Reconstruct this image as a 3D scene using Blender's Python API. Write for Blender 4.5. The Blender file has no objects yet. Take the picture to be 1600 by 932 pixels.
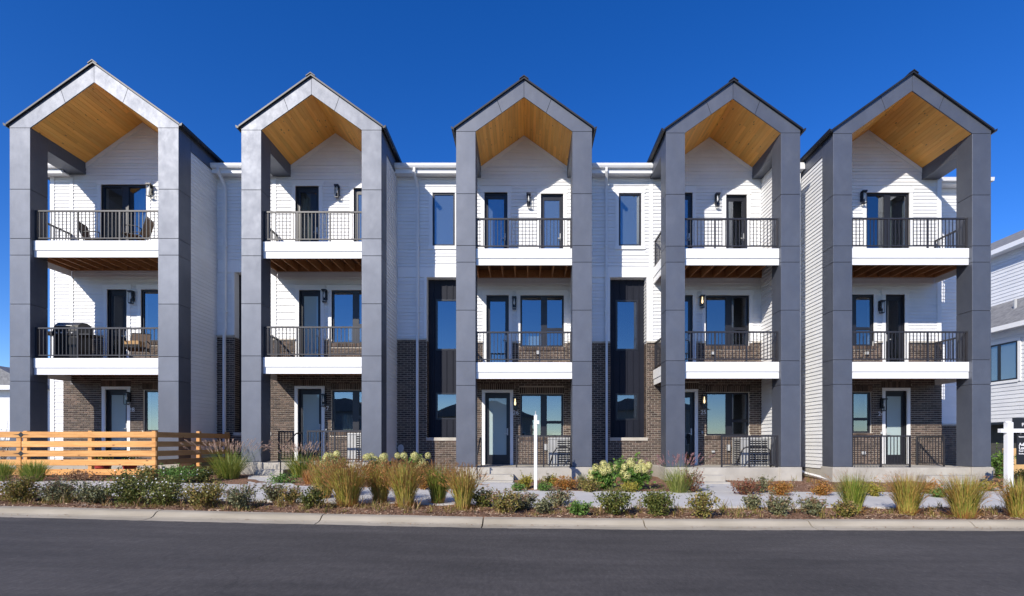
import bpy, math, random
from mathutils import Vector, Matrix, Quaternion

random.seed(7)
R = math.radians
sc = bpy.context.scene
col = sc.collection

# ------------------------------------------------------------------ camera
EYE = 1.45
cam_d = bpy.data.cameras.new('camera')
cam = bpy.data.objects.new('camera', cam_d)
col.objects.link(cam)
cam.location = (0, 0, EYE)
cam.rotation_euler = (R(90), 0, 0)
cam_d.sensor_fit = 'HORIZONTAL'
cam_d.sensor_width = 36
cam_d.lens = 825 / 1600 * 36
cam_d.shift_x = -20 / 1600
cam_d.shift_y = 226 / 1600
cam_d.clip_end = 3000
cam_d.clip_start = 0.05
sc.camera = cam

# ------------------------------------------------------------------ sky, sun, exposure
SUN_TRAVEL = Vector((0.632, 1.0, -0.712)).normalized()
TO_SUN = -SUN_TRAVEL
SUN_EL = math.asin(TO_SUN.z)
SUN_ROT = math.atan2(TO_SUN.x, TO_SUN.y)
w = bpy.data.worlds.new('World')
sc.world = w
w.use_nodes = True
nt = w.node_tree
nt.nodes.clear()
sky = nt.nodes.new('ShaderNodeTexSky')
sky.sky_type = 'NISHITA'
sky.sun_disc = False
sky.sun_elevation = SUN_EL
sky.sun_rotation = SUN_ROT
sky.altitude = 1600
sky.air_density = 1.0
sky.dust_density = 0.0
sky.ozone_density = 4.0
hsv = nt.nodes.new('ShaderNodeHueSaturation')
hsv.inputs['Saturation'].default_value = 1.3
hsv.inputs['Hue'].default_value = .516
bg = nt.nodes.new('ShaderNodeBackground')
bg.inputs['Strength'].default_value = 0.15
wo = nt.nodes.new('ShaderNodeOutputWorld')
nt.links.new(sky.outputs[0], hsv.inputs['Color'])
nt.links.new(hsv.outputs[0], bg.inputs['Color'])
nt.links.new(bg.outputs[0], wo.inputs['Surface'])

sun_d = bpy.data.lights.new('sun', 'SUN')
sun_d.energy = 4.4
sun_d.angle = R(0.53)
sun_d.color = (1.0, 0.93, 0.82)
sun = bpy.data.objects.new('sun', sun_d)
col.objects.link(sun)
sun.location = TO_SUN * 60
sun.rotation_euler = SUN_TRAVEL.to_track_quat('-Z', 'Y').to_euler()

vs = sc.view_settings
vs.view_transform = 'Standard'
vs.look = 'None'
vs.exposure = 0.3
vs.gamma = 1
vs.use_curve_mapping = False
try:
    sc.cycles.max_bounces = 8
    sc.cycles.transparent_max_bounces = 16
    sc.cycles.sample_clamp_indirect = 6
except Exception:
    pass


# ------------------------------------------------------------------ materials
class NB:
    def __init__(s, name):
        s.m = bpy.data.materials.new(name)
        s.m.use_nodes = True
        s.t = s.m.node_tree
        s.p = s.t.nodes['Principled BSDF']
        s.out = s.t.nodes['Material Output']

    def n(s, typ, **kw):
        nd = s.t.nodes.new(typ)
        for k, v in kw.items():
            if k in nd.inputs:
                nd.inputs[k].default_value = v
            else:
                setattr(nd, k, v)
        return nd

    def l(s, a, b):
        s.t.links.new(a, b)

    def coord(s):
        return s.n('ShaderNodeTexCoord').outputs['Object']

    def geo(s):
        return s.n('ShaderNodeNewGeometry')

    def noise(s, scale, detail=4, rough=.6, vec=None):
        nd = s.n('ShaderNodeTexNoise')
        nd.inputs['Scale'].default_value = scale
        nd.inputs['Detail'].default_value = detail
        nd.inputs['Roughness'].default_value = rough
        if vec is not None:
            s.l(vec, nd.inputs['Vector'])
        return nd.outputs['Fac']

    def ramp(s, fac, stops):
        nd = s.n('ShaderNodeValToRGB')
        e = nd.color_ramp.elements
        while len(e) < len(stops):
            e.new(.5)
        for i, (p, c) in enumerate(stops):
            e[i].position = p
            e[i].color = (*c, 1) if len(c) == 3 else c
        s.l(fac, nd.inputs['Fac'])
        return nd.outputs['Color']

    def bump(s, h, strength=.3, dist=.01):
        nd = s.n('ShaderNodeBump')
        nd.inputs['Strength'].default_value = strength
        nd.inputs['Distance'].default_value = dist
        s.l(h, nd.inputs['Height'])
        s.l(nd.outputs['Normal'], s.p.inputs['Normal'])

    def stretch(s, vec, sx, sy, sz):
        nd = s.n('ShaderNodeMapping')
        nd.inputs['Scale'].default_value = (sx, sy, sz)
        s.l(vec, nd.inputs['Vector'])
        return nd.outputs['Vector']

    def mix(s, a, b, fac=.5, mode='MIX'):
        nd = s.n('ShaderNodeMix', data_type='RGBA', blend_type=mode)
        if isinstance(fac, (int, float)):
            nd.inputs[0].default_value = fac
        else:
            s.l(fac, nd.inputs[0])
        for k, v in ((6, a), (7, b)):
            if isinstance(v, tuple):
                nd.inputs[k].default_value = (*v, 1)
            else:
                s.l(v, nd.inputs[k])
        return nd.outputs[2]


M = {}


def mottled(name, c0, c1, scale=3., rough=.6, metallic=0., spec=.5, bump=0., bscale=60, island=0., detail=5, stretch=None):
    b = NB(name)
    pos = b.geo().outputs['Position']
    v = b.stretch(pos, *stretch) if stretch else pos
    cc = b.ramp(b.noise(scale, detail, .6, v), [(.3, c0), (.7, c1)])
    if island:
        rnd = b.geo().outputs['Random Per Island']
        k = b.ramp(rnd, [(0, (1 - island,) * 3), (1, (1 + island * .6,) * 3)])
        cc = b.mix(cc, k, 1.0, 'MULTIPLY')
    b.l(cc, b.p.inputs['Base Color'])
    b.p.inputs['Roughness'].default_value = rough
    b.p.inputs['Metallic'].default_value = metallic
    b.p.inputs['Specular IOR Level'].default_value = spec
    if bump:
        b.bump(b.noise(bscale, 4, .6, pos), bump, .01)
    M[name] = b.m
    return b


mottled('siding_white', (.74, .745, .75), (.82, .825, .83), 1.3, .5, bump=.05, bscale=40, island=.03)
mottled('trim_white', (.78, .785, .79), (.83, .83, .83), 1.0, .45)
mottled('fascia_white', (.80, .80, .80), (.85, .85, .84), 1.0, .4)
mottled('frame_dark', (.012, .013, .018), (.018, .019, .026), 3, .38)
mottled('rail_dark', (.022, .021, .024), (.032, .030, .034), 4, .42)
mottled('cladding_navy', (.008, .010, .018), (.012, .014, .025), 1.6, .6, spec=.25)
mottled('roof_metal', (.02, .021, .025), (.035, .036, .042), 2, .45, metallic=.35)
mottled('gutter_white', (.74, .74, .74), (.8, .8, .8), 2, .35)
mottled('joint_dark', (.02, .02, .024), (.03, .03, .035), 2, .7)
mottled('concrete', (.36, .33, .28), (.50, .47, .41), 1.4, .85, bump=.25, bscale=90)
mottled('kerb_concrete', (.32, .275, .20), (.46, .405, .315), .8, .9, bump=.3, bscale=120, stretch=(1, 2.5, 2))
mottled('walk_concrete', (.45, .44, .42), (.58, .565, .54), .9, .88, bump=.2, bscale=110)
mottled('stone_cap', (.46, .42, .36), (.58, .54, .47), 3, .8, bump=.2)
mottled('mortar', (.50, .44, .36), (.60, .54, .45), 9, .95, bump=.2)
mottled('plastic_black', (.012, .012, .013), (.02, .02, .02), 4, .4)
mottled('hood_black', (.015, .015, .016), (.03, .03, .03), 6, .3, metallic=.3)
mottled('ac_metal', (.42, .42, .41), (.52, .52, .5), 3, .45, metallic=.2)
mottled('meter_grey', (.42, .43, .44), (.5, .51, .52), 4, .5)
mottled('cloth_brown', (.09, .06, .04), (.15, .1, .07), 30, .9)
mottled('cardboard', (.38, .22, .09), (.48, .29, .13), 4, .85)
mottled('pot_red', (.32, .03, .03), (.42, .05, .05), 4, .5)
mottled('post_white', (.80, .80, .80), (.85, .85, .85), 3, .4)
mottled('sign_black', (.012, .012, .014), (.018, .018, .02), 3, .4)
mottled('ink_white', (.8, .8, .8), (.82, .82, .82), 3, .5)
mottled('room_wall', (.50, .49, .46), (.56, .55, .52), .7, .9)
mottled('room_dark', (.16, .15, .14), (.22, .21, .2), .7, .9)
mottled('far_siding', (.66, .67, .69), (.74, .75, .76), 1.0, .6, island=.04)
mottled('shingle', (.13, .13, .14), (.27, .27, .27), 5, .9, bump=.5, bscale=25)
mottled('garage_dark', (.055, .055, .05), (.08, .08, .07), 2, .8)
mottled('stucco_tan', (.52, .32, .13), (.62, .40, .18), 4, .85, bump=.2)
mottled('house_tan', (.36, .33, .27), (.42, .39, .33), 1.2, .85)
mottled('house_grey', (.22, .23, .24), (.28, .29, .3), 1.2, .85)
mottled('blinds_reflection', (.58, .62, .55), (.66, .7, .62), 3, .8)
mottled('petal_white', (.74, .74, .68), (.82, .82, .78), 8, .7)
mottled('paper_white', (.72, .73, .75), (.8, .81, .83), 8, .7)

# slate metal panels: satin, brushed blotches, slightly metallic
b = NB('slate_panel')
pos = b.geo().outputs['Position']
v = b.stretch(pos, 1.2, 1.2, .8)
nz = b.noise(2.2, 6, .65, v)
cc = b.ramp(nz, [(.25, (.104, .114, .142)), (.5, (.118, .129, .158)), (.75, (.138, .149, .18))])
rnd = b.n('ShaderNodeObjectInfo').outputs['Random']
cc = b.mix(cc, b.ramp(rnd, [(0, (.94,) * 3), (1, (1.05,) * 3)]), 1.0, 'MULTIPLY')
b.l(cc, b.p.inputs['Base Color'])
b.l(b.ramp(b.noise(3.2, 6, .7, v), [(.25, (.44,) * 3), (.75, (.56,) * 3)]), b.p.inputs['Roughness'])
b.p.inputs['Metallic'].default_value = .45
b.p.inputs['Specular IOR Level'].default_value = .6
M['slate_panel'] = b.m

# brick: each brick its own tone
b = NB('brick')
geo = b.geo()
pos = geo.outputs['Position']
rnd = geo.outputs['Random Per Island']
c1 = b.ramp(rnd, [(0, (.050, .034, .027)), (.4, (.085, .060, .047)), (.75, (.115, .080, .062)), (1, (.16, .11, .085))])
cc = b.mix(c1, b.ramp(b.noise(22, 4, .7, pos), [(.3, (.72,) * 3), (.7, (1.2,) * 3)]), .8, 'MULTIPLY')
b.l(cc, b.p.inputs['Base Color'])
b.p.inputs['Roughness'].default_value = .82
b.bump(b.noise(90, 4, .7, pos), .35, .006)
M['brick'] = b.m


# timber: grain along an object axis, tone per board
def timber(name, c0, c1, c2, grain, rough=.55, knots=True, tone=.16):
    b = NB(name)
    pos = b.geo().outputs['Position']
    rnd = b.n('ShaderNodeObjectInfo').outputs['Random']
    off = b.n('ShaderNodeVectorMath', operation='ADD')
    comb = b.n('ShaderNodeCombineXYZ')
    mul = b.n('ShaderNodeMath', operation='MULTIPLY')
    mul.inputs[1].default_value = 37.
    b.l(rnd, mul.inputs[0])
    for i in range(3):
        b.l(mul.outputs[0], comb.inputs[i])
    b.l(pos, off.inputs[0])
    b.l(comb.outputs[0], off.inputs[1])
    v = b.stretch(off.outputs[0], *grain)
    g = b.noise(1.0, 6, .65, v)
    cc = b.ramp(g, [(.25, c0), (.5, c1), (.78, c2)])
    cc = b.mix(cc, b.ramp(rnd, [(0, (1 - tone,) * 3), (1, (1 + tone * .7,) * 3)]), 1., 'MULTIPLY')
    if knots:
        vo = b.n('ShaderNodeTexVoronoi')
        vo.inputs['Scale'].default_value = 1.0
        kv = b.stretch(off.outputs[0], *[(7 if x > 5 else 2.6) for x in grain])
        b.l(kv, vo.inputs['Vector'])
        kf = b.ramp(vo.outputs['Distance'], [(.05, (1,) * 3), (.13, (0,) * 3)])
        cc = b.mix(cc, (.16, .06, .02), kf)
    b.l(cc, b.p.inputs['Base Color'])
    b.p.inputs['Roughness'].default_value = rough
    M[name] = b.m


timber('ceiling_pine', (.78, .32, .048), (.90, .43, .078), (.95, .53, .13), (14, .9, 14), .5)
timber('fence_cedar', (.46, .19, .045), (.64, .31, .09), (.76, .43, .15), (1.6, 14, 18), .65, tone=.28)
timber('fence_post', (.50, .24, .07), (.62, .31, .10), (.70, .39, .15), (14, 14, 1.0), .65, knots=False)
timber('fence_side', (.42, .20, .07), (.52, .27, .10), (.62, .35, .15), (14, 1.0, 14), .65)
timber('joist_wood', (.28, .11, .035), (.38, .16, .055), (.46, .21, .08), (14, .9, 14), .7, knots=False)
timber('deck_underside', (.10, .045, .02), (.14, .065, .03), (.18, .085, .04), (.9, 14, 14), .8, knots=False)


# glass
def glass(name, ior, tint, haze=0., hazecol=(.2, .24, .28)):
    b = NB(name)
    b.t.nodes.remove(b.p)
    tr = b.n('ShaderNodeBsdfTransparent')
    tr.inputs['Color'].default_value = (*tint, 1)
    gl = b.n('ShaderNodeBsdfGlossy')
    gl.inputs['Roughness'].default_value = .0
    gl.inputs['Color'].default_value = (.80, .84, .86, 1)
    base = tr.outputs[0]
    if haze:
        df = b.n('ShaderNodeBsdfDiffuse')
        df.inputs['Color'].default_value = (*hazecol, 1)
        mx = b.n('ShaderNodeMixShader')
        mx.inputs[0].default_value = haze
        b.l(base, mx.inputs[1])
        b.l(df.outputs[0], mx.inputs[2])
        base = mx.outputs[0]
    fr = b.n('ShaderNodeFresnel')
    fr.inputs['IOR'].default_value = ior
    # slight waviness so that reflections are not perfectly straight
    nzz = b.noise(1.3, 2, .5, b.geo().outputs['Position'])
    bp = b.n('ShaderNodeBump')
    bp.inputs['Strength'].default_value = .05
    bp.inputs['Distance'].default_value = .02
    b.l(nzz, bp.inputs['Height'])
    b.l(bp.outputs[0], gl.inputs['Normal'])
    mx2 = b.n('ShaderNodeMixShader')
    inv = b.n('ShaderNodeMath', operation='SUBTRACT')
    inv.inputs[0].default_value = 1.
    b.l(b.geo().outputs['Backfacing'], inv.inputs[1])
    onl = b.n('ShaderNodeMath', operation='MULTIPLY')     # only the outer face of the pane mirrors
    b.l(fr.outputs[0], onl.inputs[0])
    b.l(inv.outputs[0], onl.inputs[1])
    b.l(onl.outputs[0], mx2.inputs[0])
    b.l(base, mx2.inputs[1])
    b.l(gl.outputs[0], mx2.inputs[2])
    b.l(mx2.outputs[0], b.out.inputs['Surface'])
    M[name] = b.m


glass('glass_clear', 3.3, (.66, .70, .71))
glass('glass_screen', 3.2, (.55, .6, .62), .4, (.17, .23, .29))
glass('glass_frosted', 1.9, (.6, .65, .65), .7, (.56, .68, .68))
glass('glass_lamp', 1.25, (.92, .92, .9))

b = NB('lamp_glow')
b.p.inputs['Base Color'].default_value = (.9, .8, .6, 1)
b.p.inputs['Emission Color'].default_value = (1, .72, .38, 1)
b.p.inputs['Emission Strength'].default_value = 2.0
M['lamp_glow'] = b.m

# asphalt
b = NB('asphalt')
pos = b.geo().outputs['Position']
big = b.noise(.45, 6, .62, b.stretch(pos, .55, 1.6, 1))
mid = b.noise(3.2, 5, .65, b.stretch(pos, .5, 1.3, 1))
fine = b.noise(55, 5, .85, pos)
cc = b.ramp(big, [(.25, (.052, .047, .044)), (.55, (.068, .061, .057)), (.8, (.090, .081, .075))])
cc = b.mix(cc, b.ramp(mid, [(.25, (.86,) * 3), (.75, (1.12,) * 3)]), 1., 'MULTIPLY')
cc = b.mix(cc, b.ramp(fine, [(.3, (.6,) * 3), (.58, (1.05,) * 3), (.72, (2.1,) * 3)]), .85, 'MULTIPLY')
gr2 = b.noise(26, 3, .6, b.stretch(pos, 1.0, .33, 1))
cc = b.mix(cc, b.ramp(gr2, [(.28, (.78,) * 3), (.5, (1.,) * 3), (.72, (1.28,) * 3)]), 1., 'MULTIPLY')
# thin sealed cracks
vo = b.n('ShaderNodeTexVoronoi', feature='DISTANCE_TO_EDGE')
vo.inputs['Scale'].default_value = .32
wv = b.n('ShaderNodeVectorMath', operation='ADD')
nzv = b.n('ShaderNodeTexNoise')
nzv.inputs['Scale'].default_value = 1.1
b.l(pos, nzv.inputs['Vector'])
b.l(pos, wv.inputs[0])
b.l(nzv.outputs['Color'], wv.inputs[1])
b.l(wv.outputs[0], vo.inputs['Vector'])
ck = b.ramp(vo.outputs['Distance'], [(.0, (.72,) * 3), (.006, (1,) * 3)])
ckm = b.ramp(b.noise(.5, 2, .5, pos), [(.5, (0,) * 3), (.62, (1,) * 3)])
cc = b.mix(cc, b.mix(cc, ck, 1., 'MULTIPLY'), ckm)
vs_ = b.n('ShaderNodeTexVoronoi')
vs_.inputs['Scale'].default_value = 9.
b.l(pos, vs_.inputs['Vector'])
dot = b.ramp(vs_.outputs['Distance'], [(.05, (1,) * 3), (.09, (0,) * 3)])
sel = b.ramp(vs_.outputs['Color'], [(.70, (0,) * 3), (.74, (.6,) * 3)])
cc = b.mix(cc, (.22, .21, .20), b.mix(dot, sel, 1., 'MULTIPLY'))
tr = b.ramp(b.noise(1.0, 5, .65, b.stretch(pos, .13, 1.9, 1)), [(.3, (.76,) * 3), (.7, (1.22,) * 3)])
cc = b.mix(cc, tr, 1., 'MULTIPLY')
pt = b.ramp(b.noise(.33, 3, .5, b.stretch(pos, .8, 1.4, 1)), [(.42, (.86,) * 3), (.5, (1.0,) * 3), (.6, (1.12,) * 3)])
cc = b.mix(cc, pt, 1., 'MULTIPLY')
# light scuffs
sc_ = b.ramp(b.noise(2.3, 7, .75, b.stretch(pos, 1.0, 3.2, 1)), [(.60, (0,) * 3), (.78, (.42,) * 3)])
cc = b.mix(cc, (.15, .145, .14), sc_)
b.l(cc, b.p.inputs['Base Color'])
b.p.inputs['Roughness'].default_value = .88
b.bump(fine, .5, .006)
M['asphalt'] = b.m

# mulch soil
b = NB('mulch')
pos = b.geo().outputs['Position']
cc = b.ramp(b.noise(38, 6, .75, pos), [(.3, (.08, .04, .022)), (.5, (.23, .12, .068)), (.72, (.42, .26, .16))])
cc = b.mix(cc, b.ramp(b.noise(1.2, 4, .6, pos), [(.3, (.8,) * 3), (.7, (1.2,) * 3)]), 1, 'MULTIPLY')
b.l(cc, b.p.inputs['Base Color'])
b.p.inputs['Roughness'].default_value = .95
b.bump(b.noise(45, 5, .75, pos), .9, .03)
M['mulch'] = b.m
b = NB('bark_chip')
rnd = b.geo().outputs['Random Per Island']
b.l(b.ramp(rnd, [(0, (.09, .045, .025)), (.4, (.27, .145, .082)), (.8, (.48, .31, .19)), (1, (.66, .52, .36))]), b.p.inputs['Base Color'])
b.p.inputs['Roughness'].default_value = .9
M['bark_chip'] = b.m


def leafmat(name, cols, rough=.55, trans=.25):
    b = NB(name)
    rnd = b.geo().outputs['Random Per Island']
    n = len(cols)
    cc = b.ramp(rnd, [(i / max(1, n - 1), c) for i, c in enumerate(cols)])
    b.l(cc, b.p.inputs['Base Color'])
    b.p.inputs['Roughness'].default_value = rough
    tl = b.n('ShaderNodeBsdfTranslucent')
    b.l(cc, tl.inputs['Color'])
    mx = b.n('ShaderNodeMixShader')
    mx.inputs[0].default_value = trans
    b.l(b.p.outputs[0], mx.inputs[1])
    b.l(tl.outputs[0], mx.inputs[2])
    b.l(mx.outputs[0], b.out.inputs['Surface'])
    M[name] = b.m


leafmat('blade_green', [(0.106, 0.172, 0.024), (0.185, 0.264, 0.033), (0.304, 0.343, 0.055), (0.449, 0.396, 0.099)])
leafmat('blade_tan', [(0.186, 0.235, 0.034), (0.316, 0.318, 0.057), (0.460, 0.386, 0.081), (0.604, 0.456, 0.138), (0.489, 0.262, 0.069)])
leafmat('blade_rust', [(0.325, 0.196, 0.050), (0.475, 0.230, 0.070), (0.575, 0.253, 0.090), (0.625, 0.368, 0.140)])
leafmat('blade_lime', [(.16, .22, .03), (.26, .30, .06), (.40, .38, .12)])
leafmat('plume_tan', [(.50, .34, .25), (.62, .46, .36), (.44, .28, .21)], .8)
leafmat('plume_mauve', [(.36, .15, .16), (.50, .26, .26), (.58, .38, .34)], .8)
leafmat('leaf_dark', [(0.063, 0.085, 0.016), (0.109, 0.140, 0.024), (0.182, 0.202, 0.041), (0.274, 0.246, 0.068)])
leafmat('leaf_olive', [(0.125, 0.127, 0.025), (0.219, 0.210, 0.044), (0.329, 0.270, 0.069), (0.406, 0.240, 0.088)])
leafmat('leaf_green', [(0.060, 0.139, 0.019), (0.118, 0.227, 0.039), (0.186, 0.309, 0.058)])
leafmat('leaf_grey', [(0.122, 0.137, 0.062), (0.201, 0.216, 0.106), (0.287, 0.294, 0.156), (0.230, 0.172, 0.075)])
leafmat('leaf_yellow', [(0.221, 0.213, 0.020), (0.364, 0.312, 0.035), (0.468, 0.375, 0.060), (0.182, 0.200, 0.030)])
leafmat('leaf_orange', [(0.260, 0.120, 0.020), (0.416, 0.156, 0.030), (0.494, 0.240, 0.050), (0.260, 0.192, 0.040)])
leafmat('leaf_red', [(.22, .05, .03), (.28, .10, .05), (.14, .12, .05)])
leafmat('dry_head', [(.22, .12, .06), (.34, .20, .11), (.44, .29, .17)], .85)
leafmat('bloom_lime', [(.58, .57, .18), (.70, .66, .27), (.76, .70, .36), (.50, .52, .15)], .7)
leafmat('twig', [(.09, .06, .035), (.14, .09, .055)], .85, .0)


# ------------------------------------------------------------------ mesh helpers
class MB:
    def __init__(s):
        s.v = []
        s.f = []

    def box(s, x0, x1, y0, y1, z0, z1):
        i = len(s.v)
        s.v += [(x0, y0, z0), (x1, y0, z0), (x1, y1, z0), (x0, y1, z0), (x0, y0, z1), (x1, y0, z1), (x1, y1, z1), (x0, y1, z1)]
        s.f += [(i, i + 3, i + 2, i + 1), (i + 4, i + 5, i + 6, i + 7), (i, i + 1, i + 5, i + 4), (i + 1, i + 2, i + 6, i + 5), (i + 2, i + 3, i + 7, i + 6), (i + 3, i, i + 4, i + 7)]
        return s

    def poly(s, pts):
        i = len(s.v)
        s.v += [tuple(p) for p in pts]
        s.f.append(tuple(range(i, i + len(pts))))
        return s

    def prism(s, xz, y0, y1):
        """xz counter-clockwise seen from -Y"""
        n = len(xz)
        i = len(s.v)
        s.v += [(x, y0, z) for x, z in xz] + [(x, y1, z) for x, z in xz]
        s.f.append(tuple(range(i, i + n)))
        s.f.append(tuple(range(i + 2 * n - 1, i + n - 1, -1)))
        for k in range(n):
            a, c = i + k, i + (k + 1) % n
            s.f.append((a, a + n, c + n, c))
        return s

    def prism_x(s, yz, x0, x1):
        n = len(yz)
        i = len(s.v)
        s.v += [(x0, y, z) for y, z in yz] + [(x1, y, z) for y, z in yz]
        s.f.append(tuple(range(i + n - 1, i - 1, -1)))
        s.f.append(tuple(range(i + n, i + 2 * n)))
        for k in range(n):
            a, c = i + k, i + (k + 1) % n
            s.f.append((a, c, c + n, a + n))
        return s

    def tube(s, pts, r, n=6, r1=None, cap=True):
        pts = [Vector(p) for p in pts]
        i0 = len(s.v)
        m = len(pts)
        prev = None
        for k, p in enumerate(pts):
            d = (pts[min(k + 1, m - 1)] - pts[max(k - 1, 0)]).normalized()
            if prev is None:
                a = d.orthogonal().normalized()
            else:
                a = (prev - d * prev.dot(d)).normalized()
            prev = a
            bb = d.cross(a)
            rr = r if r1 is None else r + (r1 - r) * k / (m - 1)
            for q in range(n):
                t = 2 * math.pi * q / n
                s.v.append(tuple(p + a * (math.cos(t) * rr) + bb * (math.sin(t) * rr)))
        for k in range(m - 1):
            for q in range(n):
                a = i0 + k * n + q
                c = i0 + k * n + (q + 1) % n
                s.f.append((a, c, c + n, a + n))
        if cap:
            s.f.append(tuple(range(i0 + n - 1, i0 - 1, -1)))
            s.f.append(tuple(range(i0 + (m - 1) * n, i0 + m * n)))
        return s

    def lathe(s, cx, cy, prof, n=16):
        i0 = len(s.v)
        for r, z in prof:
            for q in range(n):
                t = 2 * math.pi * q / n
                s.v.append((cx + r * math.cos(t), cy + r * math.sin(t), z))
        for k in range(len(prof) - 1):
            for q in range(n):
                a = i0 + k * n + q
                c = i0 + k * n + (q + 1) % n
                s.f.append((a, c, c + n, a + n))
        s.f.append(tuple(range(i0 + n - 1, i0 - 1, -1)))
        s.f.append(tuple(range(i0 + (len(prof) - 1) * n, i0 + len(prof) * n)))
        return s

    def mesh(s, name, mat):
        me = bpy.data.meshes.new(name)
        me.from_pydata(s.v, [], s.f)
        me.materials.append(M[mat])
        me.update()
        return me


def link(name, me, parent=None, loc=None):
    o = bpy.data.objects.new(name, me)
    col.objects.link(o)
    if parent is not None:
        o.parent = parent
        # every parent here sits unrotated; keep child coordinates in world space
        base = parent['_org'] if '_org' in parent else (0, 0, 0)
        o['_org'] = [base[0], base[1], base[2]]
        if loc is not None:
            o.location = (loc[0] - base[0], loc[1] - base[1], loc[2] - base[2])
        else:
            o.location = (-base[0], -base[1], -base[2])
        o['_org'] = [base[0] + o.location[0], base[1] + o.location[1], base[2] + o.location[2]]
    else:
        o['_org'] = [0, 0, 0]
        if loc is not None:
            o.location = loc
            o['_org'] = list(loc)
    return o


def obj(name, mb, mat, parent=None, kind=None, smooth=False):
    me = mb.mesh(name, mat)
    if smooth:
        me.polygons.foreach_set('use_smooth', [True] * len(me.polygons))
    o = link(name, me, parent)
    if kind:
        o['kind'] = kind
    return o


def box(name, mat, parent, x0, x1, y0, y1, z0, z1):
    return obj(name, MB().box(x0, x1, y0, y1, z0, z1), mat, parent)


def empty(name, loc, label=None, cat=None, group=None):
    o = bpy.data.objects.new(name, None)
    o.empty_display_size = .2
    col.objects.link(o)
    o.location = loc
    o['_org'] = list(loc)
    if label:
        tag(o, label, cat, group)
    return o


def tag(o, label, cat, group=None):
    o['label'] = label
    o['category'] = cat
    if group:
        o['group'] = group
    return o


def bevel(o, wdt=.006, seg=1):
    m = o.modifiers.new('bevel', 'BEVEL')
    m.width = wdt
    m.segments = seg
    m.limit_method = 'ANGLE'
    return o


def minus(a, bnd, holes):
    """interval a..b minus list of intervals"""
    out = [(a, bnd)]
    for h0, h1 in holes:
        nx = []
        for p, q in out:
            if h1 <= p or h0 >= q:
                nx.append((p, q))
            else:
                if h0 > p:
                    nx.append((p, h0))
                if h1 < q:
                    nx.append((h1, q))
        out = nx
    return [(p, q) for p, q in out if q - p > .012]


def cells(x0, x1, z0, z1, holes):
    xs = sorted({x0, x1, *[min(max(h[0], x0), x1) for h in holes], *[min(max(h[1], x0), x1) for h in holes]})
    zs = sorted({z0, z1, *[min(max(h[2], z0), z1) for h in holes], *[min(max(h[3], z0), z1) for h in holes]})
    out = []
    for a, bb in zip(zs, zs[1:]):
        if bb - a < 1e-5:
            continue
        hs = [(h[0], h[1]) for h in holes if h[2] < bb - 1e-5 and h[3] > a + 1e-5]
        for p, q in minus(x0, x1, hs):
            out.append((p, q, a, bb))
    return out


class Plane:
    """wall plane: origin O, direction u along the wall, outward normal n"""
    def __init__(s, O, u, n):
        s.O, s.u, s.n = Vector(O), Vector(u), Vector(n)

    def p(s, a, z, out):
        return tuple(s.O + s.u * a + s.n * out + Vector((0, 0, z)))


def siding(mb, pl, z0, z1, span, holes, e=.112):
    """lapped boards; span(z) -> (a0, a1)"""
    z = z0
    while z < z1 - .01:
        t = min(z + e, z1)
        lo, hi = span(z), span(t)
        hs = [(h[0], h[1]) for h in holes if h[2] < t - .02 and h[3] > z + .02]
        if lo[1] - lo[0] < .05:
            break
        for a, c in minus(lo[0], lo[1], hs):
            ta, tc = max(a, hi[0]), min(c, hi[1])
            if tc < ta:
                ta = tc = (ta + tc) / 2
            # butt joints now and then on long runs
            cuts = [a, c]
            if c - a > 2.2 and random.random() < .7:
                cuts = [a, a + (c - a) * random.uniform(.3, .7), c]
            for g, (p, q) in enumerate(zip(cuts, cuts[1:])):
                p2 = ta if p == a else p
                q2 = tc if q == c else q
                d = random.uniform(-.0008, .0008)
                mb.poly([pl.p(p, z, .027 + d), pl.p(q, z, .027 + d), pl.p(q2, t, .005 + d), pl.p(p2, t, .005 + d)])
                i = len(mb.v) - 4
                mb.v += [pl.p(p, z, 0), pl.p(q, z, 0)]
                mb.f.append((i, i + 4, i + 5, i + 1))
        z += e


BH, BL, BJ = .0675, .203, .0125


def bricks(mb, pl, a0, a1, z0, z1, holes, out0=.03, shift=0.):
    k = 0
    z = z0
    while z < z1 - .02:
        t = min(z + BH - BJ, z1 - .002)
        hs = [(h[0] - .004, h[1] + .004) for h in holes if h[2] < t - .012 and h[3] > z + .012]
        ph = (k % 2) * (BL / 2) + shift
        for a, c in minus(a0, a1, hs):
            i0 = math.floor((a - ph) / BL)
            x = i0 * BL + ph
            while x < c:
                p, q = max(x, a), min(x + BL - BJ, c)
                if q - p > .009:
                    d = out0 + .011 + random.uniform(-.0018, .0018)
                    i = len(mb.v)
                    mb.v += [pl.p(p, z, d), pl.p(q, z, d), pl.p(q, t, d), pl.p(p, t, d), pl.p(p, z, out0 - .003), pl.p(q, z, out0 - .003), pl.p(q, t, out0 - .003), pl.p(p, t, out0 - .003)]
                    mb.f += [(i, i + 1, i + 2, i + 3), (i, i + 4, i + 5, i + 1), (i + 1, i + 5, i + 6, i + 2), (i + 2, i + 6, i + 7, i + 3), (i + 3, i + 7, i + 4, i)]
                x += BL
        z += BH
        k += 1


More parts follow.
